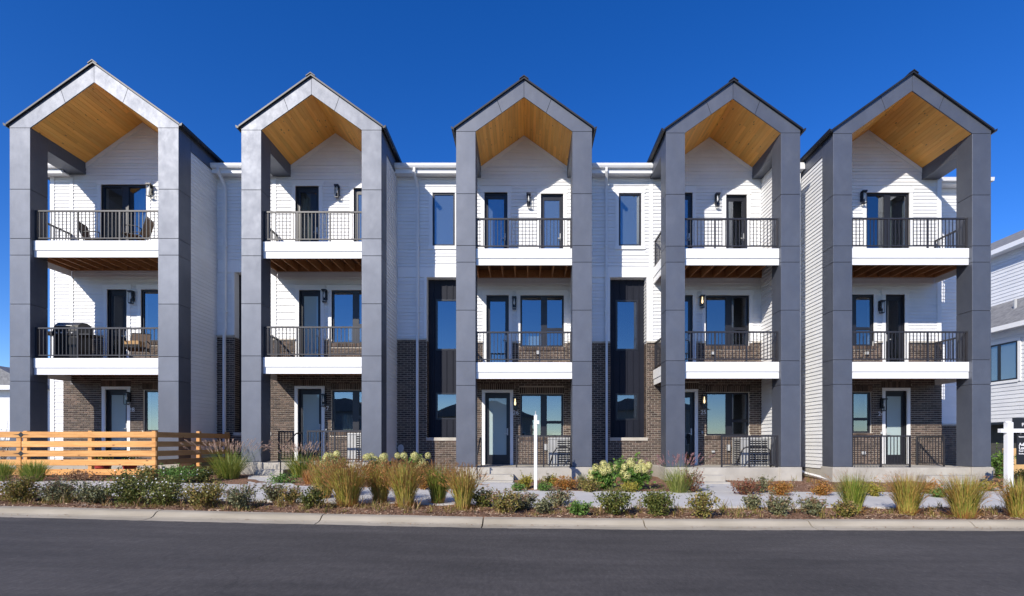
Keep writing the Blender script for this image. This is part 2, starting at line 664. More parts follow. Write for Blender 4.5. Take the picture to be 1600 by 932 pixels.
def soldiers(mb, pl, a0, a1, z0, z1, out0=.03, proud=.017):
    n = max(1, round((a1 - a0) / BH))
    st = (a1 - a0) / n
    for k in range(n):
        p, q = a0 + k * st + BJ / 2, a0 + (k + 1) * st - BJ / 2
        d = out0 + proud + random.uniform(-.002, .002)
        i = len(mb.v)
        mb.v += [pl.p(p, z0, d), pl.p(q, z0, d), pl.p(q, z1, d), pl.p(p, z1, d), pl.p(p, z0, out0 - .003), pl.p(q, z0, out0 - .003), pl.p(q, z1, out0 - .003), pl.p(p, z1, out0 - .003)]
        mb.f += [(i, i + 1, i + 2, i + 3), (i, i + 4, i + 5, i + 1), (i + 1, i + 5, i + 6, i + 2), (i + 2, i + 6, i + 7, i + 3), (i + 3, i + 7, i + 4, i)]


def lerp_table(tab, x):
    if x <= tab[0][0]:
        return tab[0][1]
    for (a, p), (c, q) in zip(tab, tab[1:]):
        if x <= c:
            return p + (q - p) * (x - a) / (c - a)
    return tab[-1][1]


# ------------------------------------------------------------------ the lie of the land
YF = 15.0            # front plane of the porch towers
YW = 16.93           # main wall plane
GX = [(-300, 3.), (-40, .75), (-15, .36), (-9, .22), (-4.5, .11), (-.65, .03), (2, 0), (9, -.02), (40, -.05), (300, -.1)]
GY = [(9.3, .10), (10.8, .15), (12.9, .25), (15, .37), (17, .42), (40, .5), (400, .5)]


def slope_x(x):
    return lerp_table(GX, x)


def ground(x, y):
    return (0 if y < 9.3 else lerp_table(GY, y)) + slope_x(x)


def sheet(name, mat, xs, ys, zf, kind='structure'):
    mb = MB()
    nx, ny = len(xs), len(ys)
    for y in ys:
        for x in xs:
            mb.v.append((x, y, zf(x, y)))
    for j in range(ny - 1):
        for i in range(nx - 1):
            a = j * nx + i
            mb.f.append((a, a + 1, a + 1 + nx, a + nx))
    return obj(name, mb, mat, None, kind)


def frange(a, c, st):
    n = max(1, round((c - a) / st))
    return [a + (c - a) * i / n for i in range(n + 1)]


XS = [-300, -120, -40] + frange(-28, 28, 1.0) + [40, 120, 300]
RX = [-300, -120, -40] + frange(-28, -13, 1.0)[:-1] + frange(-13, 13, .07) + frange(13, 28, 1.0)[1:] + [40, 120, 300]
ro = sheet('road', 'asphalt', RX, [-26, -14, -6, 0, 3, 6, 8.55, 8.68], lambda x, y: slope_x(x) + (.017 if y > 8.6 else 0))
for v in ro.data.vertices:          # ragged edge of the asphalt against the gutter pan
    if v.co.y > 8.6:
        v.co.y += .018 * math.sin(v.co.x * 2.3) * math.sin(v.co.x * .9 + 1) + .012 * math.sin(v.co.x * 13.) + random.uniform(-.009, .012)


def bed_z(x, y):
    n = .03 * math.sin(x * 2.1 + y * 3.3) * math.sin(x * 1.3 - y * 2.7) + .015 * math.sin(x * 7.1 + 1.3 * y) * math.sin(y * 6.3)
    k = max(0, min(1, (y - 9.3) / .25))
    if 10.62 < y < 13.0:
        return ground(x, y) - .06
    return ground(x, y) + n * k - .004


bx = [-28] + frange(-20, 20, .16) + [28]
gr = sheet('mulch_bed', 'mulch', bx, frange(9.28, 10.61, .1) + [10.66, 11.8, 12.97] + frange(13.02, 17.0, .14), bed_z)
sheet('ground', 'house_tan', XS, [16.9, 18, 40, 120, 500], lambda x, y: ground(x, y) - .05)
sheet('far_verge', 'house_tan', XS, [-500, -120, -26], lambda x, y: slope_x(x) - .01)

# kerb with gutter pan: profile in (y, z), cast in segments with open joints
kerb = box('kerb', 'joint_dark', None, -28, 28, 8.9, 9.25, -.5, -.4)
kerb['kind'] = 'structure'
KP = [(8.66, -.12), (8.66, .012), (8.80, .004), (8.97, .016), (9.03, .035), (9.10, .088), (9.135, .104), (9.17, .108), (9.30, .112), (9.30, -.12)]
KJ = [-28, -22, -17.2, -14.9, -12.1, -9.2, -6.36, -3.5, -.72, 2.05, 4.9, 7.7, 10.5, 13.4, 16.2, 19, 28]
for a, c in zip(KJ, KJ[1:]):
    mb = MB()
    n = len(KP)
    st = frange(a + .011, c - .011, .7)
    for x in st:
        for (y, z) in KP:
            mb.v.append((x, y, z + slope_x(x) + (0.003 * math.sin(x * 3.1 + y * 9) if z > 0 else 0)))
    for i in range(len(st) - 1):
        for k in range(n):
            p, q = i * n + k, i * n + (k + 1) % n
            mb.f.append((p, p + n, q + n, q))
    mb.f.append(tuple(range(n)))
    mb.f.append(tuple(range(len(mb.v) - 1, len(mb.v) - n - 1, -1)))
    obj('kerb_segment', mb, 'kerb_concrete', kerb)

# sidewalk slabs
walk = box('sidewalk', 'joint_dark', None, -28, 28, 11, 12.5, -.5, -.4)
walk['kind'] = 'structure'


def slab_quad(mb, pts, drop=.12, zf=None):
    zf = zf or (lambda x, y: ground(x, y))
    top = [(x, y, zf(x, y)) for x, y in pts]
    bot = [(x, y, z - drop) for x, y, z in top]
    n = len(pts)
    i = len(mb.v)
    mb.v += top + bot
    mb.f.append(tuple(range(i, i + n)))
    for k in range(n):
        a, c = i + k, i + (k + 1) % n
        mb.f.append((a, a + n, c + n, c))


sx = -21.0
while sx < 21:
    mb = MB()
    slab_quad(mb, [(sx + .005, 10.72), (sx + 1.795, 10.72), (sx + 1.795, 12.9), (sx + .005, 12.9)], zf=lambda x, y: ground(x, y) + .012)
    obj('paving_slab', mb, 'walk_concrete', walk)
    sx += 1.8


# ------------------------------------------------------------------ townhouses
def FX(px):
    return (px - 820) / 55.


def FZ(py):
    return EYE + (692 - py) / 55.


SW = 825 / YW


def WX(px):
    return (px - 820) / SW


def WZ(py):
    return EYE + (692 - py) / SW


PITCH = .715
PL = Plane((0, YW, 0), (1, 0, 0), (0, -1, 0))

UNITS = [
    dict(o=(15, 47, 247, 279), zj=200, jn=[596, 557.5, 475.5, 399, 373, 296], porch=.90, d2=559, d3=374, zb=4.84, X=(-15.2, FX(377)), open='L', num=('28', 208, 641),
         L3=[('slider', 158.6, 230, 289.4)], L2=[('door', 168, 199, 453, 'clear'), ('win', 221, 289, 453, 534)], L1=[('door', 165.5, 200, 609, 'frost'), ('win', 225, 293, 610, 675)],
         lamps=[(237.5, 301), (209, 467), (203.5, 624)], bay=(367, 424, 426, 676, 381, 416, [(462, 540), (608, 649)]), mw=None, ds=354, steps=None, rail=None,
         label='leftmost white townhouse numbered 28 behind the cedar fence'),
    dict(o=(377, 408, 565, 596), zj=203.5, jn=[596, 556.5, 475, 400, 373.5, 297], porch=.88, d2=557.5, d3=375.7, zb=4.72, X=(FX(377), FX(712.6)), open='L', num=('27', 510.6, 639),
         L3=[('door', 462, 498.6, 291.6, 'clear'), ('door', 553, 589, 294.7, 'screen')], L2=[('door', 467.7, 501.4, 454, 'frost'), ('win', 518.5, 586, 454, 537)], L1=[('door', 466, 503, 608, 'frost'), ('win', 518.5, 586, 610, 675)],
         lamps=[(528.5, 303), (509, 465), (508, 627)], bay=(667, 724, 434, 684, 681, 717, [(468, 548), (614, 656)]), mw=(676, 711, 302, 385), ds=653.5, steps=(409, 452), rail=(477, 565),
         label='second white townhouse from the left, numbered 27, with tan grasses before its porch'),
    dict(o=(712.6, 743, 894.4, 925), zj=205.7, jn=[602.6, 565, 485, 410, 384, 303], porch=.74, d2=565.5, d3=386.5, zb=4.64, X=(FX(712.6), FX(1040.6)), open='L', num=('26', 806, 645.5),
         L3=[('door', 757, 793, 301.5, 'screen'), ('door', 845, 880, 303.6, 'screen')], L2=[('door', 760, 795, 462, 'clear'), ('win', 813, 881, 462, 542.5)], L1=[('door', 758, 797, 614, 'frost'), ('win', 813, 880, 616, 683)],
         lamps=[(826, 316), (803.6, 476), (805, 632)], bay=(953, 1010, 434, 684, 962, 997.5, [(469, 548), (615, 657)]), mw=(966.7, 1001.7, 302.6, 385), ds=947, steps=(745, 803), rail=(806, 894),
         label='middle white townhouse numbered 26 with the white post before its porch'),
    dict(o=(1040.6, 1070.3, 1220.4, 1250.4), zj=208, jn=[602, 564, 485, 410, 385, 304], porch=.74, d2=565, d3=386.5, zb=4.64, X=(FX(1040.6), 8.29), open='L', num=('25', 1098, 645),
         L3=[('door', 1046, 1081.7, 302, 'screen'), ('door', 1134, 1166.5, 305, 'clear')], L2=[('door', 1047, 1082, 462, 'clear'), ('win', 1102, 1170, 462, 541)], L1=[('door', 1046, 1085, 613, 'clear'), ('win', 1103, 1170, 613.5, 681)],
         lamps=[(1119, 316), (1095.4, 474), (1098, 629)], bay=None, mw=None, ds=None, steps=(1072, 1126), rail=(1129, 1219),
         label='fourth white townhouse from the left, numbered 25, with concrete steps left of its porch railing'),
    dict(o=(1302, 1331.6, 1519.3, 1548.5), zj=209, jn=[601, 562.5, 485.7, 410, 384.5, 305], porch=.74, d2=565, d3=386, zb=4.64, X=(8.29, 13.34), open='R', num=('24', 1374.4, 647.5),
         L3=[('slider', 1353, 1420, 302)], L2=[('win', 1297, 1364.4, 461, 541), ('door', 1383, 1413, 461, 'clear')], L1=[('win', 1293, 1360.5, 613, 677), ('door', 1382, 1416, 611, 'frost')],
         lamps=[(1346, 312), (1374, 482), (1376, 634)], bay=None, mw=None, ds=None, steps=(1432, 1512), rail=(1334, 1428),
         label='rightmost white townhouse numbered 24 with its open side to the right'),
]

# curtains, one added reflection block and blinds showing behind some panes: level, x share from-to, z share from-to, which opening
CURTAINS_REFLECTION = {
    0: [('L3', .55, .95, .0, 1., 0), ('L1', .1, .9, .05, .38, 1)],
    1: [('L3', .05, .45, .0, 1., 0), ('L2', .3, .95, .1, .4, 1), ('L1', .15, .5, .05, .42, 1), ('L2', .1, .45, 0., 1., 0)],  # the L1 block is added, imitating a pale green reflection in the glass
    2: [('L2', .1, .5, .05, .25, 1), ('L1', .6, .95, .05, .34, 1)],
    3: [('L3', .0, .4, .0, 1., 1), ('L2', .62, .75, .05, .95, 1)],
    4: [('L3', .62, .78, .0, 1., 0), ('L1', .1, .9, .5, .95, 0), ('L2', .1, .35, 0., 1., 1)],
}
baluster_me = {}


def baluster_mesh(h):
    k = round(h, 3)
    if k not in baluster_me:
        baluster_me[k] = MB().box(-.0085, .0085, -.0085, .0085, 0, k).mesh('baluster', 'rail_dark')
    return baluster_me[k]


def railing(parent, p0, p1, z, h, bays, per, post_first=True, post_last=True, name='railing'):
    """straight guard from p0 to p1 (x, y) with its feet at z"""
    d = Vector((p1[0] - p0[0], p1[1] - p0[1], 0))
    L = d.length
    d.normalize()
    nrm = Vector((-d.y, d.x, 0))
    mb = MB()

    def bar(z0, z1, hw, a0=0., a1=L):
        pts = []
        for a, s in ((a0, -1), (a1, -1), (a1, 1), (a0, 1)):
            q = Vector((p0[0], p0[1], 0)) + d * a + nrm * (s * hw)
            pts.append((q.x, q.y))
        i = len(mb.v)
        mb.v += [(x, y, z0) for x, y in pts] + [(x, y, z1) for x, y in pts]
        mb.f += [(i, i + 3, i + 2, i + 1), (i + 4, i + 5, i + 6, i + 7), (i, i + 1, i + 5, i + 4), (i + 1, i + 2, i + 6, i + 5), (i + 2, i + 3, i + 7, i + 6), (i + 3, i, i + 4, i + 7)]
    bar(z + h - .045, z + h, .024)
    bar(z + .075, z + .105, .016)
    r = obj(name, mb, 'rail_dark', parent)
    pm = MB().box(-.02, .02, -.02, .02, 0, h - .046).mesh('post', 'rail_dark')
    bm = baluster_mesh(h - .152)
    for k in range(bays + 1):
        if (k == 0 and not post_first) or (k == bays and not post_last):
            continue
        a = min(max(L * k / bays, .021), L - .021)
        link('post', pm, r, (p0[0] + d.x * a, p0[1] + d.y * a, z))
    for k in range(bays):
        a0, a1 = L * k / bays, L * (k + 1) / bays
        for i in range(per):
            a = a0 + (a1 - a0) * (i + 1) / (per + 1)
            link('baluster', bm, r, (p0[0] + d.x * a, p0[1] + d.y * a, z + .106))
    return r


def frame_bars(mb, x0, x1, z0, z1, y0, y1, wd, mull=(), cross=()):
    mb.box(x0, x0 + wd, y0, y1, z0, z1)
    mb.box(x1 - wd, x1, y0, y1, z0, z1)
    mb.box(x0 + wd, x1 - wd, y0 + .001, y1, z1 - wd, z1)
    mb.box(x0 + wd, x1 - wd, y0 + .001, y1, z0, z0 + wd)
    for m0, m1 in mull:
        mb.box(m0, m1, y0 + .002, y1, z0 + wd, z1 - wd)
    for c0, c1, za, zb_ in cross:
        mb.box(c0, c1, y0 + .003, y1, za, zb_)


def window(parent, x0, x1, z0, z1, kind, y=YW, mat='glass_clear'):
    yf, yb = y + .03, y + .10
    wd = .055
    mb = MB()
    panes = []
    if kind == 'single':
        frame_bars(mb, x0, x1, z0, z1, yf, yb, wd)
        panes = [(x0 + wd, x1 - wd, z0 + wd, z1 - wd)]
    else:
        m0 = x0 + (x1 - x0) * .475
        m1 = m0 + .20
        zc = z0 + (z1 - z0) * .36
        frame_bars(mb, x0, x1, z0, z1, yf, yb, wd, [(m0, m1)], [(m1, x1 - wd, zc - .07, zc + .02)])
        panes = [(x0 + wd, m0, z0 + wd, z1 - wd), (m1, x1 - wd, zc + .02, z1 - wd), (m1, x1 - wd, z0 + wd, zc - .07)]
    o = obj('window', mb, 'frame_dark', parent)
    for p in panes:
        obj('pane', MB().box(p[0] - .004, p[1] + .004, yf + .03, yf + .042, p[2] - .004, p[3] + .004), mat, o)
    return o


def door(parent, x0, x1, z0, z1, style, handle_right=True):
    yf, yb = YW + .04, YW + .11
    wd = .062
    mb = MB()
    frame_bars(mb, x0, x1, z0 + .002, z1, yf, yb, .05)
    leaf0, leaf1 = x0 + .052, x1 - .052
    kick = .32 if style == 'frost' else .2
    mb.box(leaf0, leaf0 + wd, yf + .02, yb, z0 + .055, z1 - .052)
    mb.box(leaf1 - wd, leaf1, yf + .02, yb, z0 + .055, z1 - .052)
    mb.box(leaf0 + wd, leaf1 - wd, yf + .021, yb, z0 + .055, z0 + kick)
    mb.box(leaf0 + wd, leaf1 - wd, yf + .021, yb, z1 - .17, z1 - .052)
    o = obj('door', mb, 'frame_dark', parent)
    gm = {'frost': 'glass_frosted', 'clear': 'glass_clear', 'screen': 'glass_screen'}[style]
    obj('pane', MB().box(leaf0 + wd - .004, leaf1 - wd + .004, yf + .04, yf + .05, z0 + kick - .004, z1 - .166), gm, o)
    hx = leaf1 - wd / 2 if handle_right else leaf0 + wd / 2
    hm = MB()
    hm.box(hx - .022, hx + .022, yf - .002, yf + .02, z0 + .95, z0 + 1.17)
    hm.box(hx - .10 if handle_right else hx - .012, hx + .012 if handle_right else hx + .10, yf - .05, yf - .034, z0 + .99, z0 + 1.012)
    hm.box(hx - .011, hx + .011, yf - .036, yf, z0 + .991, z0 + 1.011)
    obj('handle', hm, 'ac_metal', o)
    return o


def slider(parent, x0, x1, z0, z1):
    yf, yb = YW + .03, YW + .11
    mb = MB()
    mid = x0 + (x1 - x0) * .44
    frame_bars(mb, x0, x1, z0 + .002, z1, yf, yb, .06, [(mid, mid + .2)])
    mb.box(x0 + .06, mid, yf + .02, yb, z0 + .062, z0 + .16)
    mb.box(mid + .2, x1 - .06, yf + .02, yb, z0 + .062, z0 + .16)
    o = obj('patio_door', mb, 'frame_dark', parent)
    obj('pane', MB().box(x0 + .056, mid + .004, yf + .04, yf + .05, z0 + .156, z1 - .056), 'glass_clear', o)
    obj('pane', MB().box(mid + .196, x1 - .056, yf + .04, yf + .05, z0 + .156, z1 - .056), 'glass_clear', o)
    return o


def trim_around(parent, name, x0, x1, z0, z1, wd=.11, head=.16, sill=True, y=YW):
    mb = MB()
    ya, yb = y - .034, y + .06
    mb.box(x0 - wd, x0, ya, yb, z0, z1)
    mb.box(x1, x1 + wd, ya, yb, z0, z1)
    mb.box(x0 - wd - .03, x1 + wd + .03, ya - .008, yb, z1, z1 + head)
    if sill:
        mb.box(x0 - wd - .03, x1 + wd + .03, ya - .012, yb, z0 - .11, z0)
    return obj(name, mb, 'trim_white', parent)


def wall_lamp(parent, px, py, lit=False, y=YW):
    x, z = WX(px), WZ(py)
    o = obj('wall_lamp', MB().box(x - .055, x + .055, y - .055, y - .012, z - .10, z + .19).box(x - .07, x + .07, y - .20, y - .056, z + .17, z + .215)
            .box(x - .055, x + .055, y - .175, y - .075, z - .19, z - .165), 'frame_dark', parent)
    fr = MB()
    for sx_ in (-1, 1):
        for yy in (y - .178, y - .072):
            fr.box(x + sx_ * .052 - .006, x + sx_ * .052 + .006, yy - .006, yy + .006, z - .165, z + .17)
    obj('lantern_frame', fr, 'frame_dark', o)
    obj('lamp_glass', MB().box(x - .045, x + .045, y - .168, y - .082, z - .163, z + .168), 'glass_lamp', o)
    obj('bulb', MB().lathe(x, y - .125, [(.012, z + .165), (.018, z + .08), (.03, z + .03), (.024, z - .02), (.006, z - .045)], 8), 'lamp_glow' if lit else 'paper_white', o, smooth=True)
    return o


def text_mesh(name, body, size, mat, parent, x, y, z, align='CENTER', rot=(R(90), 0, 0), bold=False):
    cu = bpy.data.curves.new(name, 'FONT')
    cu.body = body
    cu.size = size
    cu.align_x = align
    cu.align_y = 'CENTER'
    cu.extrude = .004
    if bold:
        cu.offset = size * .02
    t = bpy.data.objects.new('text_tmp', cu)
    col.objects.link(t)
    dg = bpy.context.evaluated_depsgraph_get()
    me = bpy.data.meshes.new_from_object(t.evaluated_get(dg))
    bpy.data.objects.remove(t)
    me.name = name
    me.materials.clear()
    me.materials.append(M[mat])
    o = link(name, me, parent, (x, y, z))
    o.rotation_euler = rot
    return o


def column(parent, x0, x1, zs):
    """zs: joint heights from bottom to top"""
    o = box('column', 'joint_dark', parent, x0 + .014, x1 - .014, YF + .014, YF + .546, zs[0] + .005, zs[-1] - .02)
    for a, c in zip(zs, zs[1:]):
        p = box('panel', 'slate_panel', o, x0, x1, YF, YF + .56, a + .005, c - .005)
        bevel(p, .004)
    return o


def make_unit(i, u):
    xo, xi, xj, xr = [FX(v) for v in u['o']]
    zj = FZ(u['zj'])
    xc = (xi + xj) / 2
    m = PITCH
    pk = zj + m * (xc - xi)
    opk = zj + .09 + m * (xc - xo)
    zp = u['porch']
    d2, d3 = FZ(u['d2']), FZ(u['d3'])
    zb = u['zb']
    X0, X1 = u['X']
    gz = ground(xc, YF) - .25
    T = empty('townhouse', (xc, YF, ground(xc, YF)), u['label'], 'townhouse', 'white townhouses in the row')
    openL = u['open'] == 'L'
    ZT = 9.98
    # ---------------- openings
    holes, lev = [], []
    for key, fl in (('L1', zp), ('L2', d2), ('L3', d3)):
        for e in u[key]:
            x0, x1 = WX(e[1]), WX(e[2])
            if e[0] == 'win':
                z0, z1 = WZ(e[4]), WZ(e[3])
            else:
                z0, z1 = fl, WZ(e[3])
            lev.append((key, e, x0, x1, z0, z1))
            holes.append((x0, x1, z0, z1))
    bay = None
    if u['bay']:
        ba, bb, bt, bbt, wa, wb, wins = u['bay']
        bay = (WX(ba), WX(bb), WZ(bbt), WZ(bt))
        holes.append(bay)
    if u['mw']:
        mwx = (WX(u['mw'][0]), WX(u['mw'][1]), WZ(u['mw'][3]), WZ(u['mw'][2]))
        holes.append(mwx)
    # ---------------- structural wall
    mb = MB()
    for (a, c, p, q) in cells(X0 + .002, X1 - .002, .1, ZT, holes):
        mb.box(a, c, YW, YW + .3, p, q)
    mb.prism([(xo + .01, ZT), (xr - .01, ZT), (xr - .01, zj + .04), (xj, zj + .04), (xc, pk + .04), (xi, zj + .04), (xo + .01, zj + .04)], YW + .001, YW + .3)
    wall = obj('wall', mb, 'trim_white', T)
    # building shell behind
    shell = MB()
    shell.box(X0 + .002, X1 - .002, YW + 9.0, YW + 9.2, .1, ZT)
    if i == 0:
        shell.box(X0, X0 + .2, YW + .301, YW + 8.99, .1, ZT)
    if i == 4:
        shell.box(15.0, 15.2, YW + .301, YW + 8.99, .1, ZT)
    obj('shell', shell, 'siding_white', T)
    flat = MB().box(X0 - (.3 if i == 0 else 0) + .002, (14.7 if i == 4 else X1) - .002, YW + (.8 if i == 4 else .01), YW + 9.2, ZT + .02, ZT + .12)
    obj('flat_roof', flat, 'roof_metal', T)
    # trim widths around openings in siding
    th = []
    for key, e, x0, x1, z0, z1 in lev:
        if z1 > zb:
            zz = max(z0 - (.11 if e[0] == 'win' else 0), zb if key == 'L2' else z0)
            th.append((x0 - .11, x1 + .11, max(zz, zb), z1 + .16))
    if u['mw']:
        th.append((mwx[0] - .11, mwx[1] + .11, mwx[2] - .11, mwx[3] + .16))
    if bay:
        th.append((bay[0] - .1, bay[1] + .1, zb, bay[3] + .02))
    # belt boards over the recess
    rec0 = (xr if openL else X0)
    rec1 = (X1 if openL else xo)
    rec0, rec1 = max(rec0, X0), min(rec1, X1)
    if openL and rec1 - rec0 > .3:
        bz = bay[3] + .003 if bay else WZ(433)
        belt = (rec0, rec1, bz, bz + .32)
        th.append(belt)
        box('belt_trim', 'trim_white', T, rec0 + .01, rec1 - .005, YW - .03, YW - .001, belt[2], belt[3])
    # corner / edge boards
    edges = []
    if i == 0:
        edges = [(X0, X0 + .14), (WX(110.5), WX(115.5))]
    elif openL:
        edges = [(xo - .02, xo + .10)]
    else:
        edges = [(X1 - .14, X1)]
    for a, c in edges:
        lo = zb + .05 if i != 0 else .45
        if i == 0 and c > -14.8:
            lo = 3.3
        box('corner_trim', 'trim_white', T, a + .003, c - .003, YW - .033, YW - .001, lo, ZT - .01)
        th.append((a, c, 0, ZT))
    if bay:
        # white boards at the head and the cheeks of the tall window recess
        box('recess_trim', 'trim_white', T, bay[0] - .09, bay[0], YW - .03, YW + .001, zb + .06, bay[3])
        box('recess_trim', 'trim_white', T, bay[1], bay[1] + .09, YW - .03, YW + .001, zb + .06, bay[3])
    # ---------------- siding
    sid = MB()
    gap = [(h[0], h[1], h[2], h[3]) for h in holes] + th
    if i == 0:
        sb = WX(100.5)
        siding(sid, PL, .5, zb, lambda z: (X0 + .14, sb), th)
    siding(sid, PL, zb + .01, zj - .0, lambda z: (X0 + .004, X1 - .004) if z < ZT - .01 else (xo + .02, xr - .02), gap)
    siding(sid, PL, zj, pk + .1, lambda z: (xc - max(0, pk - z) / m, xc + max(0, pk - z) / m), gap)
    obj('siding', sid, 'siding_white', wall, 'stuff')
    # frieze boards following the gable
    for s, xa in ((1, xi), (-1, xj)):
        q = [(xa, zj - .15), (xc, pk - .15), (xc, pk + .005), (xa, zj + .005)]
        if s < 0:
            q = q[::-1]
        obj('frieze_board', MB().prism(q, YW - .035, YW - .019), 'trim_white', T)
    # ---------------- brick
    bx0 = WX(100.5) if i == 0 else X0 + .004
    bw = MB()
    mort = MB()
    bh = [h for h in holes]
    sol = MB()
    fillers = []
    for key, e, x0, x1, z0, z1 in lev:
        if key == 'L1':
            cas = .10 if e[0] == 'door' else .0
            a, c = x0 - cas - .03, x1 + cas + .03
            zt = z1 + (.09 if e[0] == 'door' else .01)
            soldiers(sol, PL, a, c, zt, zt + .20)
            fillers.append((a, c, zt, zt + .20))
            if e[0] == 'door':
                bh.append((x0 - .1, x1 + .1, z0, z1 + .09))
            else:
                soldiers(sol, PL, x0 - .05, x1 + .05, z0 - .11, z0 - .004, proud=.04)
                fillers.append((x0 - .05, x1 + .05, z0 - .11, z0))
        if key == 'L2':
            if e[0] == 'door':
                bh.append((x0 - .11, x1 + .11, z0, z1))
            elif z0 < zb:
                soldiers(sol, PL, x0 - .04, x1 + .04, z0 - .11, z0 - .004, proud=.035)
                fillers.append((x0 - .04, x1 + .04, z0 - .11, z0))
    for (a, c, p, q) in cells(bx0, X1 - .004, .3, zb, bh):
        mort.box(a, c, YW - .03, YW - .0005, p, q)
    bricks(bw, PL, bx0 - (.004 if i else 0), X1, .3, zb, bh + fillers)
    obj('mortar', mort, 'mortar', wall)
    obj('brickwork', bw, 'brick', wall, 'stuff')
    obj('soldier_bricks', sol, 'brick', wall, 'stuff')
    # stone cap on the brick
    ch = [(h[0] - (.11 if h[2] > 3 else 0), h[1] + (.11 if h[2] > 3 else 0)) for h in holes if h[2] < zb < h[3]]
    for a, c in minus(bx0, X1 - .004, ch):
        box('stone_cap', 'stone_cap', T, a, c, YW - .075, YW - .001, zb + .002, zb + .055)
    # ---------------- doors, windows, rooms
    for key, e, x0, x1, z0, z1 in lev:
        brickish = key == 'L1'
        if e[0] == 'win':
            window(T, x0 + .003, x1 - .003, z0 + .003, z1 - .003, 'double')
            if not brickish:
                trim_around(T, 'window_trim', x0, x1, max(z0, zb + .06), z1, sill=False)
        elif e[0] == 'door':
            right = not (i == 4)
            door(T, x0 + .003, x1 - .003, z0, z1 - .003, e[4], right)
            if brickish:
                mbc = MB().box(x0 - .10, x0, YW - .05, YW + .06, z0, z1).box(x1, x1 + .10, YW - .05, YW + .06, z0, z1).box(x0 - .10, x1 + .10, YW - .052, YW + .06, z1, z1 + .09)
                obj('door_casing', mbc, 'trim_white', T)
            else:
                trim_around(T, 'door_casing', x0, x1, z0, z1, sill=False)
        else:
            slider(T, x0 + .003, x1 - .003, z0, z1 - .003)
            trim_around(T, 'door_casing', x0, x1, z0, z1, sill=False)
    win_in0, win_in1 = (xo + .15, xr - .3) if openL else (xo + .3, min(xr, X1) - .1)
    for k, (za, zc) in enumerate(((zp, d2 - .35), (d2, d3 - .35), (d3, ZT - .05))):
        rm = MB()
        ya, yb_ = YW + .302, YW + 4.2
        a, c = win_in0, win_in1
        rm.poly([(a, ya, za - .01), (c, ya, za - .01), (c, yb_, za - .01), (a, yb_, za - .01)])
        rm.poly([(a, ya, zc), (a, yb_, zc), (c, yb_, zc), (c, ya, zc)])
        rm.poly([(a, yb_, za - .01), (c, yb_, za - .01), (c, yb_, zc), (a, yb_, zc)])
        rm.poly([(a, ya, za - .01), (a, yb_, za - .01), (a, yb_, zc), (a, ya, zc)])
        rm.poly([(c, yb_, za - .01), (c, ya, za - .01), (c, ya, zc), (c, yb_, zc)])
        obj('room', rm, 'room_wall', T)
    for key, fx0, fx1, fz0, fz1, k in CURTAINS_REFLECTION.get(i, []):
        e = [q for q in lev if q[0] == key][k]
        _, _, x0, x1, z0, z1 = e
        cm = MB()
        nn_ = max(3, int((fx1 - fx0) * (x1 - x0) / .05))
        for q in range(nn_):
            a_, c_ = x0 + (x1 - x0) * (fx0 + (fx1 - fx0) * q / nn_), x0 + (x1 - x0) * (fx0 + (fx1 - fx0) * (q + 1) / nn_)
            ya, yb2 = (YW + .33, YW + .36) if q % 2 else (YW + .36, YW + .33)
            za, zc_ = z0 + (z1 - z0) * fz0, z0 + (z1 - z0) * fz1
            cm.poly([(a_, ya, za), (c_, yb2, za), (c_, yb2, zc_), (a_, ya, zc_)])
        obj('curtain_or_reflection', cm, 'blinds_reflection', T)
    for (px, py), lit in zip(u['lamps'], (False, i == 3, i in (2, 3))):
        wall_lamp(T, px, py, lit, YW - (.03 if py > 560 else .0))
    n_ = u['num']
    text_mesh('house_number', n_[0], .19, 'ink_white', T, WX(n_[1]), YW - .062, WZ(n_[2]))
    # ---------------- tall recessed window
    if bay:
        yr = YW + .26
        s2 = 825 / yr
        ww = [((wa - 820) / s2, (wb - 820) / s2, EYE + (692 - q) / s2, EYE + (692 - p) / s2) for p, q in wins]
        back = MB()
        for (a, c, p, q) in cells(bay[0] - .15, bay[1] + .15, bay[2] - .2, bay[3] + .15, ww):
            back.box(a, c, yr + .012, yr + .05, p, q)
        cl = obj('window_recess', back, 'joint_dark', T)
        n = 6
        for k in range(n):
            a = bay[0] - .02 + (bay[1] - bay[0] + .04) * k / n
            c = bay[0] - .02 + (bay[1] - bay[0] + .04) * (k + 1) / n
            for (p, q, r_, t_) in cells(a + .004, c - .004, bay[2] + .002, bay[3] + .05, ww):
                box('cladding_panel', 'cladding_navy', cl, p, q, yr - random.uniform(0, .003) - .004, yr + .011, r_, t_)
            if 0 < k < n:
                for (p, q, r_, t_) in cells(a - .016, a + .016, bay[2] + .003, bay[3] + .05, ww):
                    box('batten', 'cladding_navy', cl, p, q, yr - .028, yr - .008, r_, t_)
        for q in ww:
            window(T, q[0] + .002, q[1] - .002, q[2] + .002, q[3] - .002, 'single', yr - .045)
        box('stone_sill', 'stone_cap', T, bay[0] - .01, bay[1] + .03, YW - .07, yr - .01, bay[2] - .10, bay[2] + .0)
        # brick and board returns on the right cheek
        pr = Plane((bay[1], YW + .26, 0), (0, -1, 0), (-1, 0, 0))
        rb = MB()
        bricks(rb, pr, .0, .288, bay[2], zb - .005, [], out0=.006)
        obj('return_bricks', rb, 'brick', wall, 'stuff')
        rmx = MB()
        rmx.box(bay[1] - .006, bay[1] + .0, YW - .0, YW + .255, bay[2], zb)
        obj('return_mortar', rmx, 'mortar', wall)
        pl2 = Plane((bay[0], YW, 0), (0, 1, 0), (1, 0, 0))
        rb2 = MB()
        bricks(rb2, pl2, -.03, .255, bay[2], zb - .005, [], out0=.006)
        obj('return_bricks', rb2, 'brick', wall, 'stuff')
